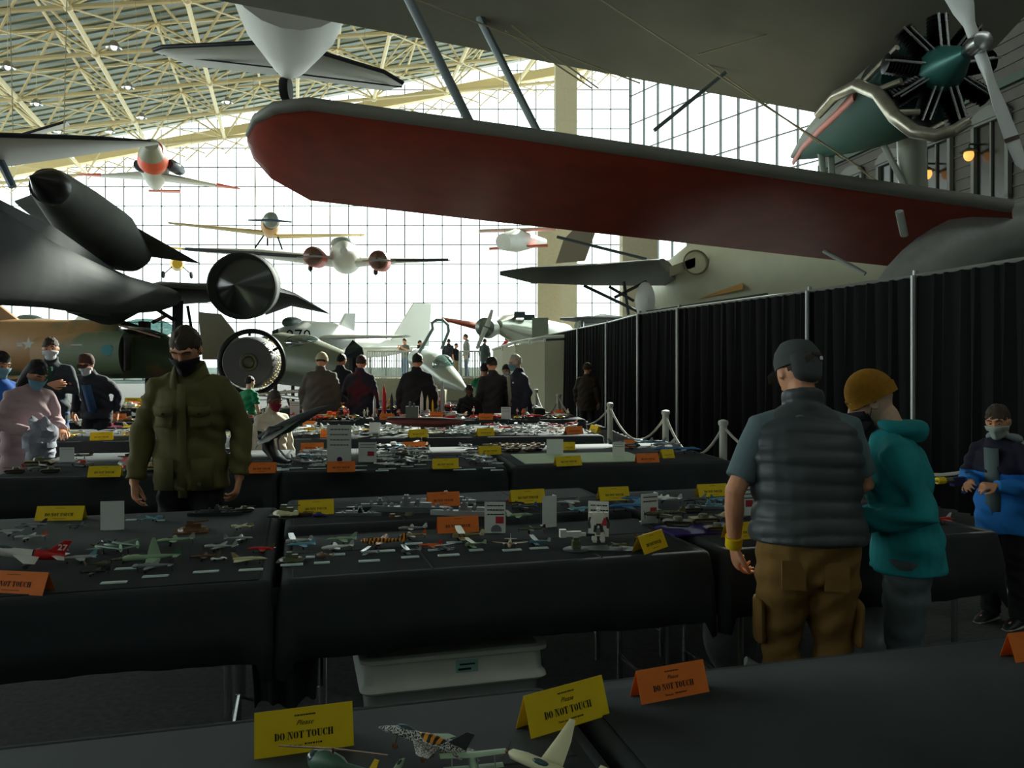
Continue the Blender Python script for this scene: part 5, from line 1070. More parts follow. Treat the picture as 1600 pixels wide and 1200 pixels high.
M2 = [('biplane', 466, 852, .12, 200, ('white', 'silver'), 'thin white and silver biplane left of the jet on its stand'), ('jet fighter', 470, 858, .12, 195, ('light blue', 'light blue'), 'pale blue model plane left of the jet on its stand'),
 ('diorama', 454, 878, .10, 5, ('olive', 'olive'), 'bushy olive model helicopter-like shape on the front left of the middle table'), ('helicopter', 505, 876, .09, 150, ('brown', 'tan'), 'small tan and brown model at the front of the middle table'),
 ('jet fighter', 533, 850, .13, 190, ('pale green', 'pale green'), 'pale green jet with tall tail behind the white airliner'), ('airliner', 528, 862, .13, 200, ('white', 'pale grey'), 'white model airliner with long wings on the middle table'),
 ('twin-engine bomber', 600, 856, .19, 178, ('tiger-striped', 'tiger-striped'), 'tiger-striped orange and black model plane on the middle table'),
 ('biplane', 578, 868, .08, 170, ('pale grey', 'silver'), 'tiny pale biplane below the tiger-striped plane'), ('biplane', 641, 866, .09, 200, ('grey', 'silver'), 'tiny grey biplane on a plate in front of the orange jet'),
 ('propeller fighter', 645, 832, .13, 185, ('zebra-striped', 'white'), 'black and white speckled model behind the tan plane'), ('propeller fighter', 645, 843, .12, 200, ('tan', 'orange'), 'tan and orange model plane left of the orange jet'),
 ('jet fighter', 672, 858, .10, 185, ('orange', 'red'), 'bright orange model jet on a white plate'), ('biplane', 698, 862, .08, 120, ('dark grey', 'dark grey'), 'dark small biplane right of the orange jet'),
 ('biplane', 730, 845, .15, 190, ('tan', 'cream'), 'long winged tan biplane under the orange card'), ('biplane', 742, 856, .10, 200, ('pale green', 'cream'), 'pale green small biplane with white tail'),
 ('twin-engine bomber', 797, 856, .14, -92, ('tan', 'pale grey'), 'tan twin model facing the camera with wide thin wings'), ('biplane', 842, 852, .10, 190, ('light blue', 'pale grey'), 'pale blue biplane at the right of the plate row'),
 ('propeller fighter', 832, 833, .12, 185, ('olive', 'maroon'), 'olive and maroon model behind the pale blue biplane'), ('tank', 640, 814, .13, 10, ('camouflage', 'olive'), 'camouflage model tank among nets behind the speckled plane'),
 ('diorama', 615, 818, .12, 0, ('olive', 'brown', 'olive'), 'olive foliage diorama left of the orange card'),
 ('propeller fighter', 1010, 846, .12, 10, ('brown', 'dark grey'), 'dark brown model biplane left of the sideways yellow card'), ('propeller fighter', 965, 858, .10, 30, ('dark grey', 'dark grey'), 'dark model lying flat right of the round based gun')]
for k, x, y, L, hd, c, l in M2: model(k, onz(x, y, Z1), L, hd, c, l)
# back half of second row middle table: ships and small aircraft
M2 = [('ship', 640, 800, .40, 175, ('grey', 'grey'), 'long grey model ship in front of the half hidden orange card'), ('ship', 590, 798, .30, 5, ('dark grey', 'grey'), 'dark grey model ship right of the upper yellow card'), ('ship', 730, 806, .36, 172, ('pale grey', 'grey'), 'pale grey model ship passing behind the orange card'),
 ('ship', 560, 806, .22, 0, ('grey', 'pale grey'), 'grey model ship in front of the upper yellow card corner'), ('ship', 700, 786, .30, 170, ('pale grey', 'pale grey'), 'slim pale ship behind the half hidden orange card'), ('diorama', 446, 806, .14, 0, ('cream', 'olive'), 'pale rubble diorama at the seam left of the upper yellow card'),
 ('car', 500, 808, .07, 0, ('purple', 'blue'), 'tiny purple model at the foot of the upper yellow card'), ('tank', 478, 806, .07, 10, ('brown', 'brown'), 'tiny brown vehicle at the foot of the upper yellow card'), ('propeller fighter', 820, 798, .13, 200, ('dark grey', 'blue'), 'dark blue-grey model in front of the yellow card by the curved card'),
 ('jet fighter', 812, 812, .13, 15, ('pale green', 'white'), 'pale green slim model left of the curved blank card'), ('propeller fighter', 805, 790, .09, 0, ('black', 'red'), 'black and red tiny model left of the yellow card by the curved card'), ('jet fighter', 888, 790, .12, 185, ('white', 'grey'), 'white model jet right of the curved blank card'),
 ('jet fighter', 910, 802, .14, 20, ('light blue', 'pale grey'), 'light blue model jet left of the robot sheet'), ('delta jet', 948, 776, .10, 160, ('black', 'grey'), 'black delta model covering the yellow card lettering'), ('jet fighter', 975, 800, .18, 190, ('blue', 'light blue'), 'blue model jet between the robot and the tilted sheet'),
 ('jet fighter', 990, 786, .14, 160, ('blue', 'grey'), 'dark blue model behind the tilted sheet'), ('airliner', 1042, 786, .16, 160, ('white', 'pale grey'), 'white long-winged model right of the tilted sheet'), ('propeller fighter', 1022, 780, .10, 140, ('white', 'white'), 'small white model touching the tilted sheet top')]
for k, x, y, L, hd, c, l in M2: model(k, onz(x, y, ZB), L, hd, c, l)
M2 = [('tank', 1058, 822, .14, 170, ('camouflage', 'olive'), 'camouflage tank on the purple cloth, left'), ('tank', 1100, 818, .15, 10, ('tan', 'camouflage'), 'tan tank on the purple cloth, right'), ('propeller fighter', 1040, 812, .20, 190, ('camouflage', 'olive'), 'camouflage plane beside the tilted sheet'),
 ('tank', 1080, 800, .12, 15, ('olive', 'dark grey'), 'olive tank behind the purple cloth'), ('ship', 1110, 795, .22, 175, ('grey', 'light blue'), 'grey-blue ship model below the far yellow card'), ('jet fighter', 1085, 788, .15, 200, ('dark grey', 'grey'), 'dark grey jet at the back right of the second row'),
 ('diorama', 1142, 808, .13, 10, ('tan', 'brown', 'dark grey'), 'tan rocky diorama beside the rightmost printed sheet'), ('jet fighter', 1125, 785, .12, 20, ('light blue', 'blue'), 'light blue jet under the far yellow card'), ('tank', 1120, 830, .12, 185, ('brown', 'olive'), 'brown tank at the front of the purple cloth')]
for k, x, y, L, hd, c, l in M2: model(k, onz(x, y, Z1+.02 if x < 1070 else Z1+.004), L, hd, c, l)
m = MB(); m.box((0, 0, .004), (.36, .20, .008)); o = T('purple_cloth', m, MCOL['purple'], 'deep purple cloth under the camouflage tanks', 'cloth', loc=onz(1095, 828, Z1), smooth=False); o.rotation_euler.z = .26
model('jet fighter', onz(1470, 818, Z1), .13, 200, ('red', 'white'), 'red and white model at the right behind the teal hoodie')
# robot and gun on a round base
rb = thing('robot_figure', 'white and black robot model standing in front of a printed sheet', 'figurine', onz(935, 846, Z1), math.radians(180), scale=.155)
def rbt(n, f, c): m = MB(); f(m); P(n, m, MCOL[c], rb)
rbt('torso', lambda m: [m.rings([[(x*w, y*d, z) for x, y in ((-1, -1), (1, -1), (1, 1), (-1, 1))] for w, d, z in ((.08, .07, .5), (.16, .1, .72), (.12, .08, .8))])], 'white')
rbt('waist', lambda m: m.box((0, 0, .48), (.12, .1, .08)), 'black'); rbt('head', lambda m: [m.box((0, 0, .86), (.09, .1, .1)), m.tube((0, .02, .9), (.08, .03, 1.0), .008, n=4), m.tube((0, .02, .9), (-.08, .03, 1.0), .008, n=4)], 'white')
for s in (-1, 1):
    rbt('shoulder', lambda m: m.box((s*.21, 0, .74), (.1, .14, .12)), 'white'); rbt('arm', lambda m: [m.sweep([(s*.22, 0, .68), (s*.27, .02, .52)], .03, 8), m.sweep([(s*.27, .02, .52), (s*.25, .08, .38)], [.05, .04], 8)], 'black')
    rbt('thigh', lambda m: m.sweep([(s*.07, 0, .44), (s*.1, .01, .26)], [.05, .045], 8), 'black'); rbt('shin', lambda m: m.rings([[(s*.11+x*w, y*w, z) for x, y in ((-1, -1), (1, -1), (1, 1), (-1, 1))] for w, z in ((.07, .04), (.06, .14), (.04, .26))]), 'white'); rbt('foot', lambda m: m.box((s*.11, .03, .025), (.1, .2, .05)), 'white')
gn = thing('gun_model', 'white and black gun model on a small olive pedestal with round base', 'model gun', onz(900, 860, Z1), math.radians(8), scale=.16)
def gbt(n, f, c): m = MB(); f(m); P(n, m, MCOL[c], gn)
gbt('round_base', lambda m: m.lathe([(.32, 0), (.33, .03), (.3, .05)], n=28), 'dark grey'); gbt('pedestal', lambda m: [m.box((0, 0, .15), (.2, .16, .2)), m.box((0, 0, .28), (.14, .12, .1)), m.ell((.06, 0, .1), (.08, .1, .06))], 'olive')
gbt('gun_body', lambda m: [m.box((-.12, 0, .42), (.5, .1, .13)), m.box((-.34, 0, .44), (.16, .16, .2)), m.box((.1, 0, .4), (.3, .06, .08))], 'white'); gbt('muzzle', lambda m: m.tube((.2, 0, .4), (.48, 0, .38), .03, n=8), 'black')
m = MB(); m.prism([(-.09, 0), (.09, -.01), (.11, .06), (.02, .10), (-.10, .07)], (0, 0, 0), (1, 0, 0), (0, 1, 0), .006); T('diorama_base', m, MCOL['dark grey'], 'flat dark scenery slab right of the round gun base', 'diorama', loc=onz(952, 862, Z1))
# name plates
pm = None
for i, (x, y, w) in enumerate(((178, 908, 38), (243, 898, 38), (322, 891, 38), (392, 888, 36), (456, 880, 34), (485, 868, 14), (503, 877, 24), (527, 864, 24), (577, 874, 33), (592, 859, 50), (641, 868, 28), (647, 847, 27), (678, 857, 18), (701, 865, 34), (710, 845, 24), (744, 857, 22), (800, 857, 30), (842, 854, 30), (197, 886, 32), (12, 894, 26), (205, 810, 16), (250, 811, 13))):
    p = onz(x, y+3, Z1)
    if pm is None: m = MB(); m.box((0, 0, .0015), (.075, .022, .003)); m.box((0, 0, .004), (.07, .012, .002)); pm = T('name_plate', m, mat('plate_white', (220, 240, 236), .5), '', 'name plate', smooth=False); o = pm
    else: o = dup(pm)
    o.location = p; o.rotation_euler = (0, 0, math.radians(13)); o.scale = (w*p.y/F/.075, 1.2, 1); o['label'] = 'small white name plate on the second row, '+('left table' if x < 430 else 'middle table'); o['group'] = 'name plates of the second row'
for i in range(30):
    x = random.choice([random.uniform(420, 500), random.uniform(560, 790)]); y = random.uniform(722, 736); o = dup(pm, R3.p(0, 0)); o.location = onz(x, y, Z1); o.rotation_euler = (0, 0, .17); o.scale = (1.2, 1.1, 1); o['label'] = 'small white name plate on the third row of tables'; o['group'] = 'name plates of the third row'
# dark swept model on a curved black stand, third row
st = thing('curved_stand', 'curved black display stand carrying the dark swept model', 'display stand', onz(437, 724, Z1)); q = st.location
def pw(px, py, d): return W(px, py, d)-q
D3 = q.y
m = MB(); m.sweep([pw(452, 722, D3), pw(432, 716, D3), pw(420, 700, D3), pw(418, 684, D3), pw(426, 674, D3), pw(444, 668, D3)], [(.10, .012), (.09, .03), (.05, .05), (.045, .05), (.05, .05), (.07, .02)], 12, up=(0, 1, 0)); P('stand_arc', m, MCOL['black'], st)
m = MB(); m.sweep([pw(470, 720, D3-.02), pw(448, 716, D3-.02), pw(436, 702, D3-.02), pw(434, 688, D3-.02), pw(440, 678, D3-.02)], .008, 8); P('silver_trim', m, MCOL['silver'], st)
hb = thing('model_strategic_bomber', 'long dark grey-green model bomber pointing up to the right on a curved stand', 'model airplane', W(440, 672, D3)); q = hb.location
def hpz(n, f, c): m = MB(); f(m); P(n, m, MCOL[c], hb)
hpz('fuselage', lambda m: m.sweep([pw(404, 684, D3), pw(430, 675, D3), pw(470, 654, D3+.05), pw(500, 640, D3+.1), pw(524, 631, D3+.15)], [(.02, .02), (.05, .06), (.04, .05), (.022, .022), (.002, .002)], 14), 'dark grey')
hpz('belly', lambda m: m.sweep([pw(420, 682, D3-.01), pw(450, 668, D3), pw(478, 653, D3+.05)], [(.02, .03), (.04, .04), (.02, .02)], 12), 'green')
hpz('wing', lambda m: m.wing([(pw(470, 655, D3), pw(400, 690, D3), .01), (pw(420, 690, D3-.35), pw(402, 696, D3-.35), .005)]), 'dark grey')
for a in ((404, 674, 412, 684), (424, 668, 432, 680)): hpz('tail_fin', lambda m: m.wing([(pw(a[2]+10, a[3], D3), pw(a[2]-8, a[3]+2, D3), .008), (pw(a[0]+4, a[1], D3), pw(a[0]-2, a[1]-1, D3), .004)], up=(0, 1, 0)), 'black')
hpz('tailplane', lambda m: m.wing([(pw(418, 682, D3), pw(402, 690, D3), .01), (pw(404, 696, D3-.2), pw(398, 702, D3-.2), .004)]), 'dark grey')
# long maroon hull with conning tower, fourth row
sb = thing('model_submarine', 'long maroon model hull with grey tower raised above the fourth row', 'model ship', W(665, 676, 8.9)); q = sb.location
def spz(n, f, c): m = MB(); f(m); P(n, m, MCOL[c], sb)
spz('hull', lambda m: m.sweep([pw(603, 656, 8.9), pw(612, 658, 8.9), pw(640, 660, 8.9), pw(690, 661, 8.9), pw(718, 659, 8.9), pw(728, 657, 8.9)], [.006, .03, .05, .052, .03, .005], 16), 'maroon')
spz('deck', lambda m: m.sweep([pw(606, 653, 8.9), pw(640, 653, 8.9), pw(690, 654, 8.9), pw(724, 656, 8.9)], [(.01, .02), (.012, .045), (.012, .045), (.006, .01)], 12, up=(0, 0, 1)), 'dark grey')
spz('tower', lambda m: [m.box(pw(644, 644, 8.9), (.14, .05, .13)), m.tube(pw(641, 640, 8.9), pw(641, 628, 8.9), .014, n=6), m.tube(pw(647, 640, 8.9), pw(647, 630, 8.9), .012, n=6)], 'dark grey')
spz('cradle', lambda m: [m.box(pw(x, 671, 8.9), (.03, .08, .09)) for x in (630, 700)], 'dark grey')
m = MB(); m.box((0, 0, .01), (.3, .2, .02)); 
# ------- crowds of models on the far rows
ORDS = ['first', 'second', 'third', 'fourth', 'fifth', 'sixth', 'seventh', 'eighth', 'ninth', 'tenth', 'eleventh', 'twelfth', 'thirteenth', 'fourteenth']
def scatter(row, rn, s0, s1, t0, t1, ns, nt_, kinds, pal, Lr, seed, avoid=()):
    rnd = random.Random(seed)
    for j in range(nt_):
        for i in range(ns):
            s = s0+(s1-s0)*(i+.5+rnd.uniform(-.4, .4))/ns; t = t0+(t1-t0)*(j+.5+rnd.uniform(-.3, .3))/nt_
            p = row.p(s, t, TZ+.007); px = 800+F*p.x/p.y; py = HZ+F*(EYE-p.z)/p.y
            if any(a[0] < px < a[1] and a[2] < py < a[3] for a in avoid): continue
            k = rnd.choice(kinds); pl = [q for q in pal if q[0] <= px < q[1]]; cols = rnd.choice(pl[0][2] if pl else [('grey',)])
            L = rnd.uniform(*Lr)*(1.2 if k == 'ship' else .6 if k in ('car', 'figure') else 1)
            pos = 'front of' if j == 0 else 'back of' if j == nt_-1 else 'middle of'
            zone = 'left' if px < 380 else 'center' if px < 640 else 'right'
            model_far(k, p, L, rnd.uniform(-35, 35)+rnd.choice((0, 180)), cols, '%s model %s, %s the %s row, %s' % (cols[0], k.replace('diorama', 'scene').replace('figure', 'figurine'), pos, rn, zone), 'small models on the %s row of tables' % rn)
AIR = ['jet fighter', 'propeller fighter', 'delta jet', 'biplane', 'twin-engine bomber', 'airliner']
drab = [('dark grey', 'olive'), ('olive', 'brown'), ('grey', 'dark grey'), ('tan', 'olive'), ('brown', 'olive'), ('grey', 'red'), ('cream', 'tan'), ('camouflage', 'olive')]
lite = [('white', 'grey'), ('pale grey', 'white'), ('white', 'white'), ('light blue', 'white'), ('grey', 'pale grey'), ('silver', 'white'), ('dark grey', 'white')]
warm = [('orange', 'red'), ('red', 'white'), ('red', 'orange'), ('brown', 'tan'), ('yellow', 'orange'), ('white', 'red'), ('green', 'brown'), ('cream', 'white')]
avo3 = [(s[0]-6, s[1]+6, 690, 760) for s in ((136, 188), (386, 431), (511, 555), (676, 717), (870, 910), (996, 1031), (410, 470), (560, 587), (93, 116), (854, 880))]
scatter(R3, 'third', -3.45, -1.72, .12, .7, 11, 4, ['tank', 'tank', 'propeller fighter', 'diorama', 'ship', 'jet fighter'], [(-900, 3000, drab)], (.13, .22), 1, avo3)
scatter(R3, 'third', -3.45, -1.72, .8, 1.45, 8, 2, ['jet fighter', 'propeller fighter', 'tank', 'diorama'], [(-900, 3000, drab+[('cream', 'orange')])], (.15, .24), 2, avo3)
scatter(R3, 'third', -1.55, -.1, .08, .7, 13, 4, AIR, [(-900, 3000, lite+[('dark grey', 'black')])], (.09, .16), 3, avo3)
scatter(R3, 'third', -1.55, -.1, .75, 1.45, 13, 4, AIR+['tank', 'ship'], [(-900, 560, lite), (560, 3000, lite+drab[:3])], (.12, .2), 4, avo3)
scatter(R3, 'third', .02, .8, .9, 1.4, 11, 4, ['propeller fighter', 'tank', 'tank', 'twin-engine bomber'], [(-900, 3000, [('olive', 'brown'), ('brown', 'tan'), ('tan', 'black'), ('black', 'brown'), ('camouflage', 'brown')])], (.10, .15), 5, avo3)
scatter(R3, 'third', 1.15, 1.7, .5, 1.4, 3, 3, ['jet fighter', 'jet fighter', 'twin-engine bomber'], [(-900, 3000, [('light blue', 'grey'), ('blue', 'grey'), ('dark grey', 'grey'), ('pale grey', 'white')])], (.18, .26), 6, [(996, 1031, 700, 730)])
av4 = [(s[0]-4, s[1]+4, 670, 692) for s in ((140, 176), (640, 669), (747, 773), (886, 912))]
scatter(R4, 'fourth', -4.5, -2.8, .1, 1.4, 8, 4, ['propeller fighter', 'jet fighter', 'car', 'delta jet'], [(-900, 3000, [('yellow', 'orange'), ('white', 'grey'), ('cream', 'yellow'), ('pink', 'red'), ('black', 'white'), ('white', 'black'), ('yellow', 'cream')])], (.16, .30), 7, av4)
scatter(R4, 'fourth', -2.7, -1.0, .1, 1.4, 12, 5, AIR+['ship'], [(-900, 3000, lite+[('black', 'grey'), ('yellow', 'white')])], (.13, .22), 8, av4)
scatter(R4, 'fourth', -.85, .9, .1, 1.4, 13, 5, AIR, [(-900, 3000, lite+[('black', 'white'), ('red', 'white')])], (.11, .2), 9, av4)
av5 = [(s[0]-3, s[1]+3, 640, 660) for s in ((103, 116), (168, 195), (593, 615), (671, 692), (748, 770), (453, 468), (783, 798))]
scatter(R5, 'fifth', -5.5, -3.8, .06, .7, 9, 2, ['car', 'diorama', 'propeller fighter', 'tank'], [(-900, 3000, [('yellow', 'orange'), ('white', 'blue'), ('brown', 'tan'), ('dark grey', 'grey'), ('orange', 'red')])], (.16, .26), 10, av5)
scatter(R5, 'fifth', -3.65, -1.95, .06, .7, 11, 3, ['car', 'diorama', 'car', 'figure', 'propeller fighter'], [(-900, 3000, warm)], (.16, .28), 11, av5)
scatter(R5, 'fifth', -1.8, .9, .06, .7, 18, 3, ['car', 'diorama', 'car', 'figure', 'jet fighter', 'starship'], [(-900, 3000, warm+[('white', 'grey'), ('white', 'red')])], (.16, .28), 12, av5)
scatter(R6, 'sixth', -7.9, .45, .06, .7, 34, 2, ['car', 'diorama', 'jet fighter', 'figure', 'ship'], [(-900, 3000, warm+lite[:3]+drab[:2])], (.2, .34), 13)
for i, (x, yb, hh, c, l) in enumerate(((659, 650, .36, 'white', 'tallest white model rocket just right of the man in black'), (668, 650, .30, 'cream', 'cream model rocket between two white rockets'), (682, 648, .44, 'white', 'white and yellow model rocket, second from the right'), (691, 648, .5, 'pale grey', 'rightmost tall pale grey model rocket'), (676, 650, .24, 'yellow', 'short yellow-based rocket in front of the tall pale rockets'), (600, 651, .46, 'red', 'red model rocket tower behind the fifth row orange card'), (585, 651, .3, 'silver', 'thin silver lattice rocket left of the red tower'), (612, 651, .34, 'black', 'black and white rocket beside the man in black'))):
    r = model('rocket', onz(x, yb, Z1), hh, 0, (c, 'white' if c != 'white' else 'black'), l, 'model rockets on the fifth row')
# ---------------------------------------------------------------- people
def skin(n, c): return mat('skin_'+n, c, .5, nz=.06, nscale=30)
SK = skin('light', (232, 166, 128)); SKP = skin('pale', (226, 184, 156)); SKD = skin('brown', (120, 76, 52))
HB_ = mat('hair_brown', (70, 54, 40), .6, bump=.5, bscale=240, nz=.15, nscale=90); HK = mat('hair_black', (20, 18, 18), .6, bump=.6, bscale=120); HW = mat('hair_white', (214, 208, 190), .7, bump=.5, bscale=120)
EYEM = mat('eye_dark', (18, 14, 12), .2)
def cloth(n, c, **k): return mat('cloth_'+n, c, k.pop('rough', .85), bump=k.pop('bump', .15), bscale=k.pop('bscale', 25), **k)
def hand(m, w, d, pn, side, curl, fine):
    d = Vector(d).normalized(); pn = Vector(pn); pn = (pn-d*pn.dot(d)).normalized(); x = d.cross(pn)*side
    def Q(a, b, c): return Vector(w)+x*a+pn*b+d*c
    m.sweep([Q(0, 0, -.01), Q(.002, 0, .03), Q(.002, .002, .07), Q(0, .004, .092)], [(.024, .018), (.036, .016), (.041, .014), (.038, .011)], 12, up=x, rounded=True)
    for k, (ox, L, ob) in enumerate(((.030, .070, .088), (.0105, .080, .092), (-.0095, .074, .090), (-.029, .058, .084))):
        a = 0; p = Q(ox, .002, ob-.01); pts = [p]; cc = curl*(.8+.12*k)
        for f in (.42, .33, .25):
            a += cc; p = p+(d*math.cos(a)+pn*math.sin(a))*L*f*1.1+x*ox*.08; pts.append(p)
        m.sweep(pts, [.0098, .0092, .0085, .0072], 8, rounded=True)
    p0 = Q(.026, .004, .02); p1 = Q(.052, .014, .048); p2 = Q(.060, .026, .078); p3 = Q(.056, .038, .100)
    m.sweep([p0, p1, p2, p3], [.015, .0125, .0105, .008], 8, rounded=True)
def person(label, pos, rz, H, top, pants, hair=None, hat=None, mask=None, sk=SK, lean=0, hp=10, hy=0, armL=None, armR=None, curl=.35, near=False, shoes=None, fat=1., knees=None, loose=.02, seedk=0, cat='person', zbase=0):
    """armL / armR: (elbow, wrist, finger direction, palm normal) in the figure's own space, L is +X"""
    s = H/1.75
    r = thing('person', label, cat, (pos[0], pos[1], zbase), math.radians(rz), scale=s)
    vx = .0065 if near else .013
    HIP = .93
    MT = Matrix.Translation((0, 0, HIP)) @ Matrix.Rotation(math.radians(lean), 4, 'X')
    MH = MT @ Matrix.Translation((0, 0, .560)) @ Matrix.Rotation(math.radians(-lean*.5+hp), 4, 'X') @ Matrix.Rotation(math.radians(hy), 4, 'Z')
    HC = Vector((0, -.022, .118))
    t = lambda x, y, z: MT @ Vector((x, y, z))
    kn = knees or ((.10, -.02, .50), (-.10, -.02, .50)); an = ((kn[0][0]*1.08, .025, .085), (kn[1][0]*1.08, .025, .085))
    def arm(side, A):
        if A is None: A = ((side*.245, .015, 1.13), (side*.265, -.05, .87), (0, -.15, -1), (-side, 0, 0))
        return [Vector(v) for v in A]
    AL = arm(1, armL); AR = arm(-1, armR)
    # --- the body: one fused surface
    b = MB()
    b.sweep([(0, 0, .86), (0, 0, .93), t(0, 0, .12), t(0, -.005, .30), t(0, .0, .44), t(0, .01, .52)], [(.145, .10), (.165*fat, .12*fat), (.145*fat, .105*fat), (.165*fat, .12*fat), (.125, .085), (.065, .058)], 18, up=(1, 0, 0), rounded=True)
    b.sweep([t(0, .012, .50), MH @ Vector((0, .0, .03)), MH @ Vector((0, -.01, .06))], [(.062, .06), (.055, .058), (.055, .06)], 14)
    def hf(p, d):
        if d.z < 0: p.x *= 1-.30*(-d.z)**1.6
        if d.z < -.2 and d.y > 0: p.y *= 1-.35*(-d.z)
        if d.y < 0 and abs(d.z) < .75: p.y *= .96
        for sx in (-1, 1):
            q = (Vector((sx*.36, -.9, .06)).normalized()-d).length
            if q < .26: p *= 1-.07*(1-q/.26)
        return p
    om = b.M; b.M = om @ MH
    b.ell(HC, (.077, .098, .118), 28, 22, fn=hf)
    b.sweep([HC+Vector((0, -.096, .012)), HC+Vector((0, -.110, -.012)), HC+Vector((0, -.118, -.030))], [(.008, .008), (.011, .01), (.017, .012)], 8, rounded=True)
    b.sweep([HC+Vector((-.055, -.078, .028)), HC+Vector((0, -.095, .030)), HC+Vector((.055, -.078, .028))], [.008, .010, .008], 8, rounded=True)
    b.ell(HC+Vector((0, -.090, -.058)), (.024, .012, .008)); b.ell(HC+Vector((0, -.078, -.096)), (.026, .022, .018))
    for sx in (-1, 1): b.ell(HC+Vector((sx*.079, .008, -.012)), (.010, .022, .032), R=Matrix.Rotation(sx*.25, 3, 'Z'))
    b.M = om
    for side, A in ((1, AL), (-1, AR)):
        sh = t(side*.152, 0, .425)
        b.sweep([t(side*.10, 0, .43), sh, sh.lerp(A[0], .5), A[0], A[0].lerp(A[1], .3), A[0].lerp(A[1], .75), A[1]], [.042, .046, .045, .040, .041, .031, (.028, .024)], 12, rounded=True)
        if near: hand(b, A[1], A[2], A[3], side, curl, True)
    for i, sx in ((0, 1), (1, -1)):
        hpj = Vector((sx*.085, 0, .90)); b.sweep([hpj, hpj.lerp(Vector(kn[i]), .4), kn[i], Vector(kn[i]).lerp(Vector(an[i]), .35), an[i]], [.088*fat, .078*fat, .055, .053, .038], 12, rounded=True)
        a = Vector(an[i]); b.sweep([a+Vector((0, .03, -.045)), a+Vector((0, -.04, -.045)), a+Vector((0, -.15, -.062))], [(.035, .032), (.038, .03), (.036, .018)], 10, rounded=True)
    me = bake(b, vx, 1)
    if not near:
        h = MB()
        for side, A in ((1, AL), (-1, AR)): hand(h, A[1], A[2], A[3], side, curl, False)
        bm = bmesh.new(); bm.from_mesh(me); off = [bm.verts.new(v) for v in h.v]
        for f in h.f: bm.faces.new([off[i] for i in f])
        bm.to_mesh(me); bm.free(); me.polygons.foreach_set('use_smooth', [True]*len(me.polygons))
    PM('body', me, sk, r)
    # --- trousers
    pm_, = (pants,)
    g = MB()
    g.sweep([(0, 0, .84), (0, 0, .93), t(0, 0, .06)], [(.155*fat, .125*fat), (.178*fat, .135*fat), (.165*fat, .12*fat)], 18, up=(1, 0, 0), rounded=True)
    for i, sx in ((0, 1), (1, -1)):
        hpj = Vector((sx*.085, 0, .90)); k_ = Vector(kn[i]); a = Vector(an[i]); g.sweep([hpj, hpj.lerp(k_, .45), k_, k_.lerp(a, .5), a+Vector((0, -.005, -.02))], [.103*fat, .096*fat, .078, .074, .072], 14)
    def fold(p, n): return p+n*(.007*noise.noise(Vector((p.x*9, p.y*9, p.z*16+seedk)))+.004*math.sin(p.z*60+p.x*30+4*noise.noise(p*5)))
    PM('trousers', bake(g, .011 if near else .018, 2, fold), pants, r)
    sm = shoes or mat('shoe_black', (24, 24, 26), .5)
    for i in (0, 1):
        a = Vector(an[i]); m = MB(); m.sweep([a+Vector((0, .045, -.04)), a+Vector((0, 0, -.03)), a+Vector((0, -.08, -.045)), a+Vector((0, -.165, -.06)), a+Vector((0, -.2, -.066))], [(.042, .04), (.046, .052), (.048, .038), (.044, .024), (.03, .014)], 14, up=(1, 0, 0), rounded=True)
        sh_ = P('shoe', m, sm, r); 
        if near: m = MB(); m.sweep([a+Vector((0, .06, -.075)), a+Vector((0, -.08, -.075)), a+Vector((0, -.21, -.075))], [(.044, .010), (.05, .010), (.036, .009)], 14, up=(1, 0, 0)); P('sole', m, mat('sole_pale', (170, 168, 150), .6), sh_)
    # --- upper garment
    k = top.get('kind', 'jacket'); L = top.get('loose', loose); hem = top.get('hem', .82); tm = top['mat']
    def garment(hem, L, sleeve, nmz, m_, quilt=False, colr=True):
        g = MB(); zz = hem-HIP
        base = (0, 0, hem) if zz < 0 else t(0, 0, zz)
        g.sweep([base, t(0, 0, max(.02, zz*.5)), t(0, 0, .13), t(0, -.005, .30), t(0, 0, .42), t(0, .008, .49), t(0, .012, .53)], [(.17*fat+L, .135*fat+L*.8), (.17*fat+L, .13*fat+L*.8), (.152*fat+L, .115*fat+L*.8), (.172*fat+L, .128*fat+L*.7), (.170*fat+L*.5, .108+L*.6), (.125, .088), (.078, .075)], 22, up=(1, 0, 0))
        for side, A in ((1, AL), (-1, AR)):
            if sleeve is None: continue
            sh = t(side*.163, 0, .435)
            if sleeve == 'long': g.sweep([t(side*.10, 0, .45), sh, sh.lerp(A[0], .5), A[0], A[0].lerp(A[1], .5), A[0].lerp(A[1], .96)], [.056+L*.4, .062+L*.4, .053+L*.6, .047+L*.65, .041+L*.6, .034+L*.6], 14)
            else: g.sweep([t(side*.10, 0, .45), sh, sh.lerp(A[0], .5), sh.lerp(A[0], .82)], [.06+L*.5, .066+L*.6, .060+L*.6, .058+L*.6], 14)
        if colr == 'stand': g.sweep([t(0, .012, .50), t(0, .012, .585)], [(.085, .085), (.078, .08)], 16)
        inv = MT.inverted()
        def wf(p, n):
            q = inv @ p
            d = .013*noise.noise(Vector((p.x*7+seedk, p.y*7, p.z*9)))+.006*math.sin(p.z*45+p.x*25+5*noise.noise(p*4))
            if quilt: d = .010*abs(math.sin(PI*(q.z+.03*noise.noise(q*3))/.066))**.6-.004+.004*noise.noise(q*14)
            return p+n*d*(1 if L > .017 else .25)
        o = PM(nmz, bake(g, .0095 if near else .016, 2, wf), m_, r)
        if top.get('upper'):
            o.data.materials.append(top['upper'][0])
            for p_ in o.data.polygons:
                if (inv @ p_.center).z > top['upper'][1]: p_.material_index = 1
        return o
    under = top.get('under')
    if under: garment(hem+.06, .006, 'short' if top.get('short') else 'long', 'shirt', under, colr=False)
    sl = {'jacket': 'long', 'hoodie': 'long', 'tee': 'short', 'vest': None}[k]
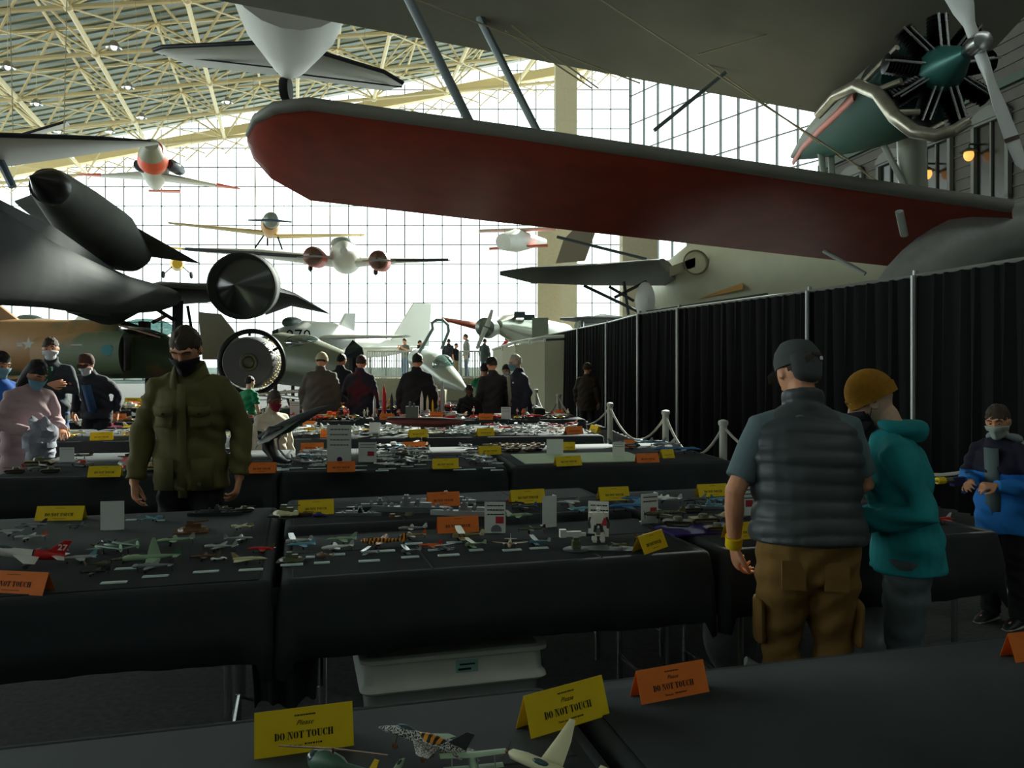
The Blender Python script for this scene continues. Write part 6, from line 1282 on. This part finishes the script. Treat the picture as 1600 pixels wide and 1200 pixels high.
    G = garment(hem, L, sl, {'jacket': 'jacket', 'hoodie': 'hoodie', 'tee': 'shirt', 'vest': 'quilted_vest'}[k], tm, quilt=(k == 'vest'), colr='stand' if k in ('vest', 'jacket') else True)
    if k == 'hoodie':
        m = MB(); pts = [t(.07*math.cos(a)*1.25, .03+.085*math.sin(a), .53-.03*math.sin(a)) for a in [math.radians(-50+q*28) for q in range(11)]]
        m.sweep(pts, [.022, .03, .038, .045, .05, .052, .05, .045, .038, .03, .022], 12, rounded=True); PM('hood', bake(m, .009, 2, fold), top.get('hoodmat', tm), r)
    if top.get('open'):
        m = MB(); m.rings([[MT @ Vector((x, -.128*fat-L-.004+abs(x)*.3, z)) for x in (-.055, 0, .055)] for z in (-.05, .2, .47)], cap=False, closed=False); P('shirt_front', m, top['open'], r).modifiers.new('t', 'SOLIDIFY').thickness = .01
    if top.get('placket'):
        yf = lambda z: -.130*fat-L*.85-.004
        m = MB(); m.rings([[MT @ Vector((x, yf(z)-.004+(.0 if z < .4 else .02), z)) for x in (-.025, .025)] for z in (-.18, 0, .2, .36, .46)], cap=False, closed=False); o = P('placket', m, tm, r); o.modifiers.new('t', 'SOLIDIFY').thickness = .008
        for sx in (-1, 1):
            m = MB(); m.rings([[MT @ Vector((sx*x, yf(z)+.012+(x-.1)*.35-.008, z)) for x in (.05, .10, .15)] for z in (.215, .235, .33)], cap=False, closed=False); o = P('chest_pocket', m, tm, r); o.modifiers.new('t', 'SOLIDIFY').thickness = .012
            m = MB(); m.rings([[MT @ Vector((sx*x, yf(z)+.010+(x-.1)*.35-.018, z-(.012 if x == .1 else 0))) for x in (.045, .10, .155)] for z in (.285, .34)], cap=False, closed=False); f_ = P('pocket_flap', m, tm, r); f_.modifiers.new('t', 'SOLIDIFY').thickness = .006
            m = MB(); m.lathe([(.008, -.004), (.009, 0), (.006, .003)], MT @ Vector((sx*.10, yf(.3)-.014, .295)), 12, (0, -1, 0)); P('button', m, mat('button_dark', (40, 36, 26), .4), f_)
            m = MB(); m.rings([[MT @ Vector((sx*x, yf(z)+.012+(x-.1)*.3-.008, z)) for x in (.05, .11, .165)] for z in (-.14, -.02, .04)], cap=False, closed=False); o = P('hip_pocket', m, tm, r); o.modifiers.new('t', 'SOLIDIFY').thickness = .01
            m = MB(); m.sweep([t(sx*.07, -.02, .515), t(sx*.12, -.01, .497), t(sx*.19, -.005, .475)], [(.022, .006)]*3, 8, up=(0, 1, 0)); P('epaulette', m, tm, r)
            m = MB(); m.rings([[t(sx*.075, .05, .50), t(sx*.085, -.02, .49), t(sx*.05, -.09, .44), t(sx*.015, -.115, .40)], [t(sx*.10, .05, .50), t(sx*.125, -.03, .475), t(sx*.115, -.11, .40), t(sx*.06, -.135, .34)], [t(sx*.07, .045, .57), t(sx*.075, -.03, .56), t(sx*.055, -.085, .50), t(sx*.02, -.105, .44)]][:2], cap=False, closed=False); o = P('collar', m, tm, r); o.modifiers.new('t', 'SOLIDIFY').thickness = .012
            m = MB(); m.rings([[t(sx*.02, .085, .57), t(sx*.07, .05, .575), t(sx*.085, -.02, .565), t(sx*.06, -.08, .52), t(sx*.03, -.11, .44)], [t(sx*.02, .10, .50), t(sx*.09, .06, .50), t(sx*.11, -.02, .49), t(sx*.085, -.10, .44), t(sx*.04, -.13, .38)]], cap=False, closed=False); o = P('collar', m, tm, r); o.modifiers.new('t', 'SOLIDIFY').thickness = .012
    # --- head wear
    def hobj(name, f, m_, parent=r, **kw):
        m = MB(); m.M = MH; f(m); return P(name, m, m_, parent, **kw)
    if hair:
        def hfn(p, d):
            if d.z < -.02+.22*noise.noise(Vector((d.x*8, d.y*8, seedk))) and d.y < .35: p *= .84
            if d.z < -.55: p *= .86
            return p*(1.02+.10*noise.noise(Vector((d.x*4.5, d.y*4.5, d.z*4.5+seedk)))+.035*noise.noise(Vector((d.x*19, d.y*19, d.z*19+seedk))))
        hobj('hair', lambda m: m.ell(HC+Vector((0, .014, .022)), (.083, .102, .108) if not hat else (.080, .095, .098), 32, 24, fn=hfn), hair)
        if hair is HK and top.get('longhair'):
            hobj('long_hair', lambda m: m.sweep([HC+Vector((0, .03, .06)), HC+Vector((0, .05, -.04)), HC+Vector((0, .06, -.16)), HC+Vector((0, .055, -.26))], [(.09, .08), (.105, .075), (.115, .065), (.09, .04)], 18, up=(1, 0, 0), rounded=True), hair)
    if hat:
        hk, hm = hat
        if hk == 'cap':
            hobj('cap_crown', lambda m: m.lathe([(.094, -.01), (.099, .03), (.092, .07), (.070, .108), (.03, .124), (.005, .126)], HC+Vector((0, .010, .012)), 28), hm)
            hobj('cap_brim', lambda m: m.sweep([HC+Vector((0, -.07, .022)), HC+Vector((0, -.12, .02)), HC+Vector((0, -.165, .005))], [(.075, .006), (.072, .006), (.045, .004)], 16, up=(1, 0, 0)), hm)
            if near:
                hobj('cap_back_panel', lambda m: m.sweep([HC+Vector((0, .075, .035)), HC+Vector((0, .078, -.04))], [(.072, .034), (.064, .032)], 16, up=(1, 0, 0), rounded=True), hm)
                hobj('cap_strap_opening', lambda m: m.ell(HC+Vector((-.03, .108, .045)), (.024, .006, .012), 16, 8), HB_)
                hobj('buckle', lambda m: m.box(HC+Vector((-.05, .104, .03)), (.014, .01, .016)), CHR)
                hobj('cap_button', lambda m: m.ell(HC+Vector((0, .008, .140)), (.008, .008, .004)), hm)
        else:
            def bf(p, d): return p*(1+.012*math.sin(math.atan2(d.y, d.x)*46)*(1-abs(d.z)))
            hobj('beanie_crown', lambda m: m.ell(HC+Vector((0, .012, .03)), (.094, .112, .118), 96, 20, fn=lambda p, d: bf(Vector((p.x, p.y, max(p.z, -.03))), d)), hm)
            hobj('beanie_band', lambda m: m.sweep([HC+Vector((0, .012, -.005)), HC+Vector((0, .012, .045))], [(.098, .114), (.100, .117)], 48, up=(1, 0, 0)), hm)
    if mask:
        def mk(m):
            rs = []
            for zi in range(7):
                z = -.004-.118*zi/6; row = []
                for q in range(-7, 8):
                    ph = math.radians(q*9.5); rr = math.sqrt(max(.15, 1-(z/.125)**2)); zz = z-(abs(q)/7)**2*(.022 if zi < 3 else -.02)
                    bul = .032*math.exp(-(q/2.6)**2)*(1-abs(zi-2.5)/4.5)
                    row.append(HC+Vector((math.sin(ph)*.092*max(rr, .75)*(1-.12*zi/6), -math.cos(ph)*.118*max(rr, .84)-bul+.004, zz)))
                rs.append(row)
            m.rings(rs, cap=False, closed=False)
        mo = hobj('face_mask', mk, mask); mo.modifiers.new('t', 'SOLIDIFY').thickness = .003
        hobj('mask_straps', lambda m: [m.sweep([HC+Vector((sx*.074, -.035, -.01+o_)), HC+Vector((sx*.086, 0, .01+o_*.5)), HC+Vector((sx*.088, .022, 0+o_*.2))], .0018, 5) for sx in (-1, 1) for o_ in (0, -.05)], mask, mo)
    if (near or mask) and hp > 20:
        for sx in (-1, 1): hobj('eyebrow', lambda m: m.sweep([HC+Vector((sx*.014, -.101, .030)), HC+Vector((sx*.034, -.098, .036)), HC+Vector((sx*.054, -.082, .030))], [(.004, .003), (.005, .003), (.003, .002)], 6), hair or HB_)
    elif near or mask:
        for sx in (-1, 1): 
            e = hobj('eye', lambda m: m.ell(HC+Vector((sx*.031, -.083, .006)), (.013, .010, .0065 if hp > 20 else .008), 12, 8), mat('eye_white', (150, 140, 130), .3))
            hobj('iris', lambda m: m.ell(HC+Vector((sx*.031, -.0905, .004)), (.006, .004, .006), 10, 6), EYEM, e)
            hobj('eyebrow', lambda m: m.sweep([HC+Vector((sx*.014, -.101, .030)), HC+Vector((sx*.034, -.098, .036)), HC+Vector((sx*.054, -.082, .030))], [(.004, .003), (.005, .003), (.003, .002)], 6), hair or HB_)
    return r, MT, MH, HC
def at(px, d): return ((px-800)/F*d, d)
# near figures
GJ = cloth('olive_jacket', (104, 98, 56), nz=.12, nscale=6)
r, MT, MH, HC = person('man in an olive green field jacket and black mask looking down at the tables', at(300, 4.66), 4, 1.755, dict(kind='jacket', mat=GJ, hem=.78, loose=.034, placket=True), cloth('black_trousers', (26, 26, 28)), HB_, None, cloth('black_mask', (20, 20, 26)), SK, lean=3, hp=30,
  armL=((.275, .02, 1.12), (.285, -.06, .84), (-.1, -.25, -1), (-1, 0, 0)), armR=((-.28, .02, 1.12), (-.295, -.08, .82), (.1, -.2, -1), (1, 0, 0)), curl=.5, near=True, seedk=1, fat=1.02)
VS = mat('cloth_vest', (66, 74, 76), .5, nz=.1, nscale=5); TE = cloth('grey_tee', (104, 124, 130), nz=.08)
r, MT, MH, HC = person('man in a grey cap, quilted grey vest and tan cargo trousers seen from behind', at(1262, 2.97), 172, 1.62, dict(kind='vest', mat=VS, hem=.91, loose=.03, under=TE, short=True), cloth('tan_trousers', (136, 102, 48), nz=.12, nscale=8), HB_, ('cap', cloth('grey_cap', (78, 84, 84))), None, SK, lean=10, hp=18, hy=18,
  armL=((.285, .0, 1.10), (.275, -.09, .86), (-.1, -.3, -1), (-1, -.3, 0)), armR=((-.25, -.12, 1.12), (-.16, -.30, 1.02), (.6, -.8, -.2), (0, 0, -1)), curl=.7, near=True, seedk=3, fat=1.16)
m = MB(); a0 = Vector((.277, -.07, .905)); m.sweep([a0, a0+Vector((0, -.02, -.045))], [.036, .035], 16); P('wristband', m, YEL, r)
for sx in (-1, 1):
    m = MB(); m.sweep([(sx*.19, .0, .66), (sx*.187, -.005, .52)], [(.022, .07), (.024, .07)], 12, up=(1, 0, 0), rounded=True); P('cargo_pocket', m, MATS['cloth_tan_trousers'], r)
    m = MB(); m.box((sx*.08, .128, .80), (.09, .015, .11)); P('back_pocket', m, MATS['cloth_tan_trousers'], r)
TH = cloth('teal_hoodie', (26, 150, 156), nz=.08)
r, MT, MH, HC = person('slim person in a mustard beanie, teal hoodie and black mask facing left', at(1418, 3.14), -112, 1.50, dict(kind='hoodie', mat=TH, hem=.81, loose=.028), cloth('grey_jeans', (92, 106, 110), nz=.15), None, ('beanie', cloth('mustard_beanie', (168, 118, 18), nz=.1, nscale=40)), cloth('black_mask', (20, 20, 26)), SKP, lean=8, hp=24, hy=-4,
  armL=((.25, .06, 1.10), (.13, -.22, 1.03), (-.5, -.8, -.1), (0, 0, -1)), armR=((-.25, .07, 1.10), (-.12, -.22, 1.0), (.4, -.9, -.1), (0, 0, -1)), curl=.6, near=True, seedk=5)
BJ = cloth('blue_jacket', (36, 128, 214)); 
r, MT, MH, HC = person('boy in a blue and navy hooded jacket and pale mask holding a toy in front', at(1568, 4.62), -58, 1.285, dict(kind='hoodie', mat=BJ, hem=.73, loose=.034, hoodmat=cloth('grey_lining', (140, 150, 156)), open=cloth('grey_shirt', (96, 112, 112)), upper=(cloth('navy', (24, 22, 44)), .27)), cloth('black_trousers', (26, 26, 28)), HB_, None, cloth('pale_mask', (168, 180, 170)), SK, lean=4, hp=14, hy=12,
  armL=((.25, -.06, 1.10), (.10, -.33, 1.12), (-.3, -.95, .1), (-.6, .1, -.8)), armR=((-.24, -.08, 1.12), (-.06, -.36, 1.13), (.2, -.95, .1), (.6, .1, -.8)), curl=.75, near=True, seedk=7, fat=1.05, shoes=mat('shoe_dark', (30, 34, 38), .5))
toy = thing('toy_blaster', 'small dark blue and yellow toy held in the hands of the boy', 'toy', W(1502, 752, 4.55), math.radians(196)); 
m = MB(); m.box((0, 0, 0), (.13, .035, .05)); m.box((-.03, 0, -.04), (.03, .03, .06)); P('toy_body', m, cloth('toy_blue', (30, 40, 90)), toy)
m = MB(); m.tube((.06, 0, .01), (.13, 0, .01), .016); P('toy_barrel', m, MCOL['olive'], toy); m = MB(); m.tube((.12, 0, .01), (.17, 0, .01), .02); P('toy_muzzle', m, YEL, toy); m = MB(); m.tube((.165, 0, .01), (.22, 0, .01), .008); P('toy_tip', m, MCOL['cream'], toy)
# further figures
DN = cloth('dark_navy', (40, 44, 54)); BK = cloth('black', (30, 30, 34)); JN = cloth('jeans', (60, 90, 130)); GRYC = cloth('grey_coat', (92, 86, 76)); WM = cloth('white_mask', (226, 226, 230)); BM = cloth('blue_mask', (120, 170, 190))
cross = dict(armL=((.27, -.06, 1.13), (-.04, -.24, 1.16), (-1, -.1, .1), (0, 1, 0)), armR=((-.27, -.06, 1.12), (.05, -.22, 1.20), (1, 0, .1), (0, 1, 0)))
person('man in a dark jacket with crossed arms and white pointed mask', at(80, 9.55), 14, 1.83, dict(kind='jacket', mat=cloth('dark_plaid', (50, 58, 66), nz=.3, nscale=20), hem=.78, open=cloth('green_tee', (40, 84, 60))), JN, HB_, None, WM, SK, lean=0, hp=8, hy=10, seedk=11, **cross)
r, MT, MH, HC = person('woman in a pale pink coat with long black hair and blue mask at far left', at(36, 6.95), 62, 1.58, dict(kind='jacket', mat=cloth('pink_coat', (196, 168, 172)), hem=.5, longhair=True, loose=.04), BK, HK, None, BM, SK, lean=14, hp=26, seedk=12, armL=((.26, -.1, 1.1), (.16, -.34, 1.02), (-.4, -.8, -.2), (0, 0, -1)), armR=((-.26, -.1, 1.1), (-.14, -.34, 1.02), (.4, -.8, -.2), (0, 0, -1)))
c = W(64, 690, 6.7); m = MB(); m.ell((0, 0, 0), (.13, .12, .2), 18, 14, fn=lambda p, d: p*(1+.3*noise.noise(p*14)+.12*math.sin(p.z*60+p.x*30))); m.sweep([(.02, 0, -.1), (.05, 0, -.26)], [.09, .04], 10); T('held_coat', m, cloth('silver_grey', (150, 152, 164), nz=.3, nscale=12), 'bundled silver grey coat held over the arm of the woman in pink', 'coat', loc=c)
person('man with black hair and blue jacket cut off by the left edge', at(-8, 7.45), 62, 1.64, dict(kind='jacket', mat=cloth('bright_blue', (40, 100, 190)), hem=.8), BK, HK, None, BM, SK, lean=4, hp=16, seedk=13)
person('man in a dark jacket and red-brown cap bending over the left tables', at(152, 10.35), 8, 1.74, dict(kind='jacket', mat=cloth('charcoal', (52, 52, 64)), hem=.8, open=JN), BK, HB_, ('cap', cloth('brown_cap', (80, 48, 36))), WM, SK, lean=34, hp=2, seedk=14)
person('child in a cream sweater and dark red mask beside the curved stand', at(424, 7.42), 48, 1.27, dict(kind='jacket', mat=cloth('cream_sweater', (230, 222, 196)), hem=.78, loose=.03), cloth('tan_child', (150, 124, 104)), HB_, None, cloth('red_mask', (130, 24, 50)), SKD, lean=3, hp=14, seedk=15, fat=1.1)
person('small child in white top and red trousers half hidden by the green jacket', at(379, 7.38), 20, 1.02, dict(kind='tee', mat=cloth('white_blue_top', (226, 230, 236)), hem=.86), cloth('red_trousers', (226, 40, 44)), HK, None, None, SKD, hp=5, seedk=16)
person('child in a green shirt standing right of the green jacket farther back', at(389, 12.3), 150, 1.32, dict(kind='tee', mat=cloth('green_shirt', (20, 130, 84)), hem=.82), BK, HK, None, None, SKP, hp=5, seedk=17)
person('person in a pale knit hat and broad grey-brown coat seen from behind', at(500, 11.9), 182, 1.69, dict(kind='jacket', mat=GRYC, hem=.62, loose=.06), BK, HB_, ('beanie', cloth('pale_hat', (206, 196, 160))), None, SK, lean=8, hp=16, seedk=18, fat=1.2)
person('person in black jacket with red mark, back turned, left of red rocket tower', at(562, 12.0), 176, 1.66, dict(kind='jacket', mat=cloth('navy_jacket', (40, 42, 58), second=(90, 30, 34), nscale=3), hem=.7), BK, HB_, None, None, SK, lean=6, hp=16, seedk=19, fat=1.12, armL=((.27, -.05, 1.12), (.2, -.3, 1.0), (0, -.8, -.3), (0, 0, -1)))
person('dark figure half hidden between the grey-brown coat and the black jacket', at(532, 14.6), 160, 1.7, dict(kind='jacket', mat=DN, hem=.75), BK, HK, None, None, SK, hp=14, seedk=20)
person('broad man in a black sweater with short hair seen from behind at center', at(651, 11.7), 180, 1.68, dict(kind='jacket', mat=BK, hem=.72, loose=.035), BK, HK, None, None, SK, lean=6, hp=14, seedk=21, fat=1.2)
person('man in a dark jacket and dark cap seen from behind left of the suited man', at(771, 12.3), 196, 1.62, dict(kind='jacket', mat=cloth('dark_brown', (54, 50, 52)), hem=.7), BK, HB_, ('cap', BK), None, SK, lean=6, hp=12, seedk=22, fat=1.1)
r, MT, MH, HC = person('white-haired man in a dark suit jacket, tan trousers and pale blue mask', at(812, 12.1), -62, 1.66, dict(kind='jacket', mat=cloth('suit_navy', (40, 42, 58)), hem=.78, open=cloth('grey_shirt2', (150, 146, 128)), loose=.03), cloth('khaki', (156, 146, 112)), HW, None, BM, SKP, lean=4, hp=10, seedk=23, fat=1.2)
m = MB(); m.box((.12, -.185, 1.28), (.05, .004, .025)); P('name_badge', m, PAPER, r)
person('child with dark hair leaning over the red models right of center', at(733, 12.1), 4, 1.22, dict(kind='jacket', mat=BK, hem=.8), BK, HK, None, None, SKD, lean=14, hp=20, seedk=24)
person('woman in a green shirt holding up a camera behind the far tables', at(757, 13.8), 170, 1.52, dict(kind='tee', mat=cloth('green_shirt', (20, 130, 84)), hem=.8), BK, HK, None, None, SK, hp=0, seedk=25, armL=((.25, -.1, 1.3), (.08, -.25, 1.5), (-.3, -.3, 1), (-1, 0, 0)), armR=((-.25, -.1, 1.3), (-.08, -.25, 1.5), (.3, -.3, 1), (1, 0, 0)))
person('person in black between the dark cap and the white-haired man', at(790, 14.2), 20, 1.5, dict(kind='jacket', mat=BK, hem=.75), BK, HK, None, WM, SK, hp=10, seedk=26)
person('person in dark brown standing close to the black drapes', at(917, 15.2), 150, 1.52, dict(kind='jacket', mat=cloth('brown_dark', (58, 46, 36)), hem=.7, loose=.05), BK, HB_, ('beanie', cloth('brown_knit', (78, 62, 38))), None, SK, hp=8, seedk=27)
PZ = .9
person('lone man on the platform holding up a phone with both hands', at(633, 34.4), -30, 1.70, dict(kind='tee', mat=cloth('grey_vis', (110, 118, 110)), hem=.85), JN, HK, None, None, SK, hp=12, seedk=28, zbase=PZ, armL=((.25, -.1, 1.2), (.1, -.34, 1.3), (-.1, -.3, 1), (-1, 0, 0)), armR=((-.25, -.1, 1.2), (-.1, -.34, 1.3), (.1, -.3, 1), (1, 0, 0)))
person('dark figure on the platform left of the raised canopy frame', at(655, 36), 90, 1.66, dict(kind='jacket', mat=BK, hem=.8), BK, HK, None, None, SK, seedk=29, zbase=PZ)
person('person in dark top inside the raised canopy frame on the platform', at(701, 36.4), 170, 1.75, dict(kind='jacket', mat=DN, hem=.8), BK, HK, None, None, SK, seedk=30, zbase=PZ)
person('child in tan trousers on the platform beside the man in jeans', at(712, 34), 60, 1.48, dict(kind='tee', mat=BK, hem=.85), cloth('khaki', (156, 146, 112)), HK, None, None, SK, seedk=31, zbase=PZ)
person('tall man in a grey shirt and blue jeans on the platform', at(729, 34.2), -80, 1.88, dict(kind='jacket', mat=cloth('light_grey', (140, 146, 140)), hem=.85), JN, HB_, None, None, SK, seedk=32, zbase=PZ)
person('person in dark grey top below the silver propeller', at(757, 34.6), 150, 1.7, dict(kind='jacket', mat=cloth('grey_green', (70, 84, 84)), hem=.75), cloth('teal_trousers', (90, 120, 124)), HK, None, None, SK, seedk=33, zbase=PZ)
person('person in a bright red jacket behind the ramp wall', at(784, 33.6), 120, 1.8, dict(kind='jacket', mat=cloth('red_jacket', (200, 36, 60)), hem=.8), BK, HK, None, None, SK, lean=20, seedk=34, zbase=PZ)
# ---------------------------------------------------------------- labels that would repeat are told apart by their order in the picture
def finish_labels():
    bpy.context.view_layer.update()
    d = {}
    for o in SC.objects:
        if o.parent is None and 'label' in o: d.setdefault(o['label'], []).append(o)
    for l, v in d.items():
        if 2 <= len(v) <= 14 and 'group' in v[0] and ('small models' in v[0]['group'] or 'plates of the second' in v[0]['group']):
            v.sort(key=lambda o: o.location.x/o.location.y)
            for i, o in enumerate(v):
                if len(l.split())+5 <= 16: o['label'] = l+', '+('leftmost' if i == 0 else 'rightmost' if i == len(v)-1 else ORDS[i]+' from left')+' of '+str(len(v))
finish_labels()
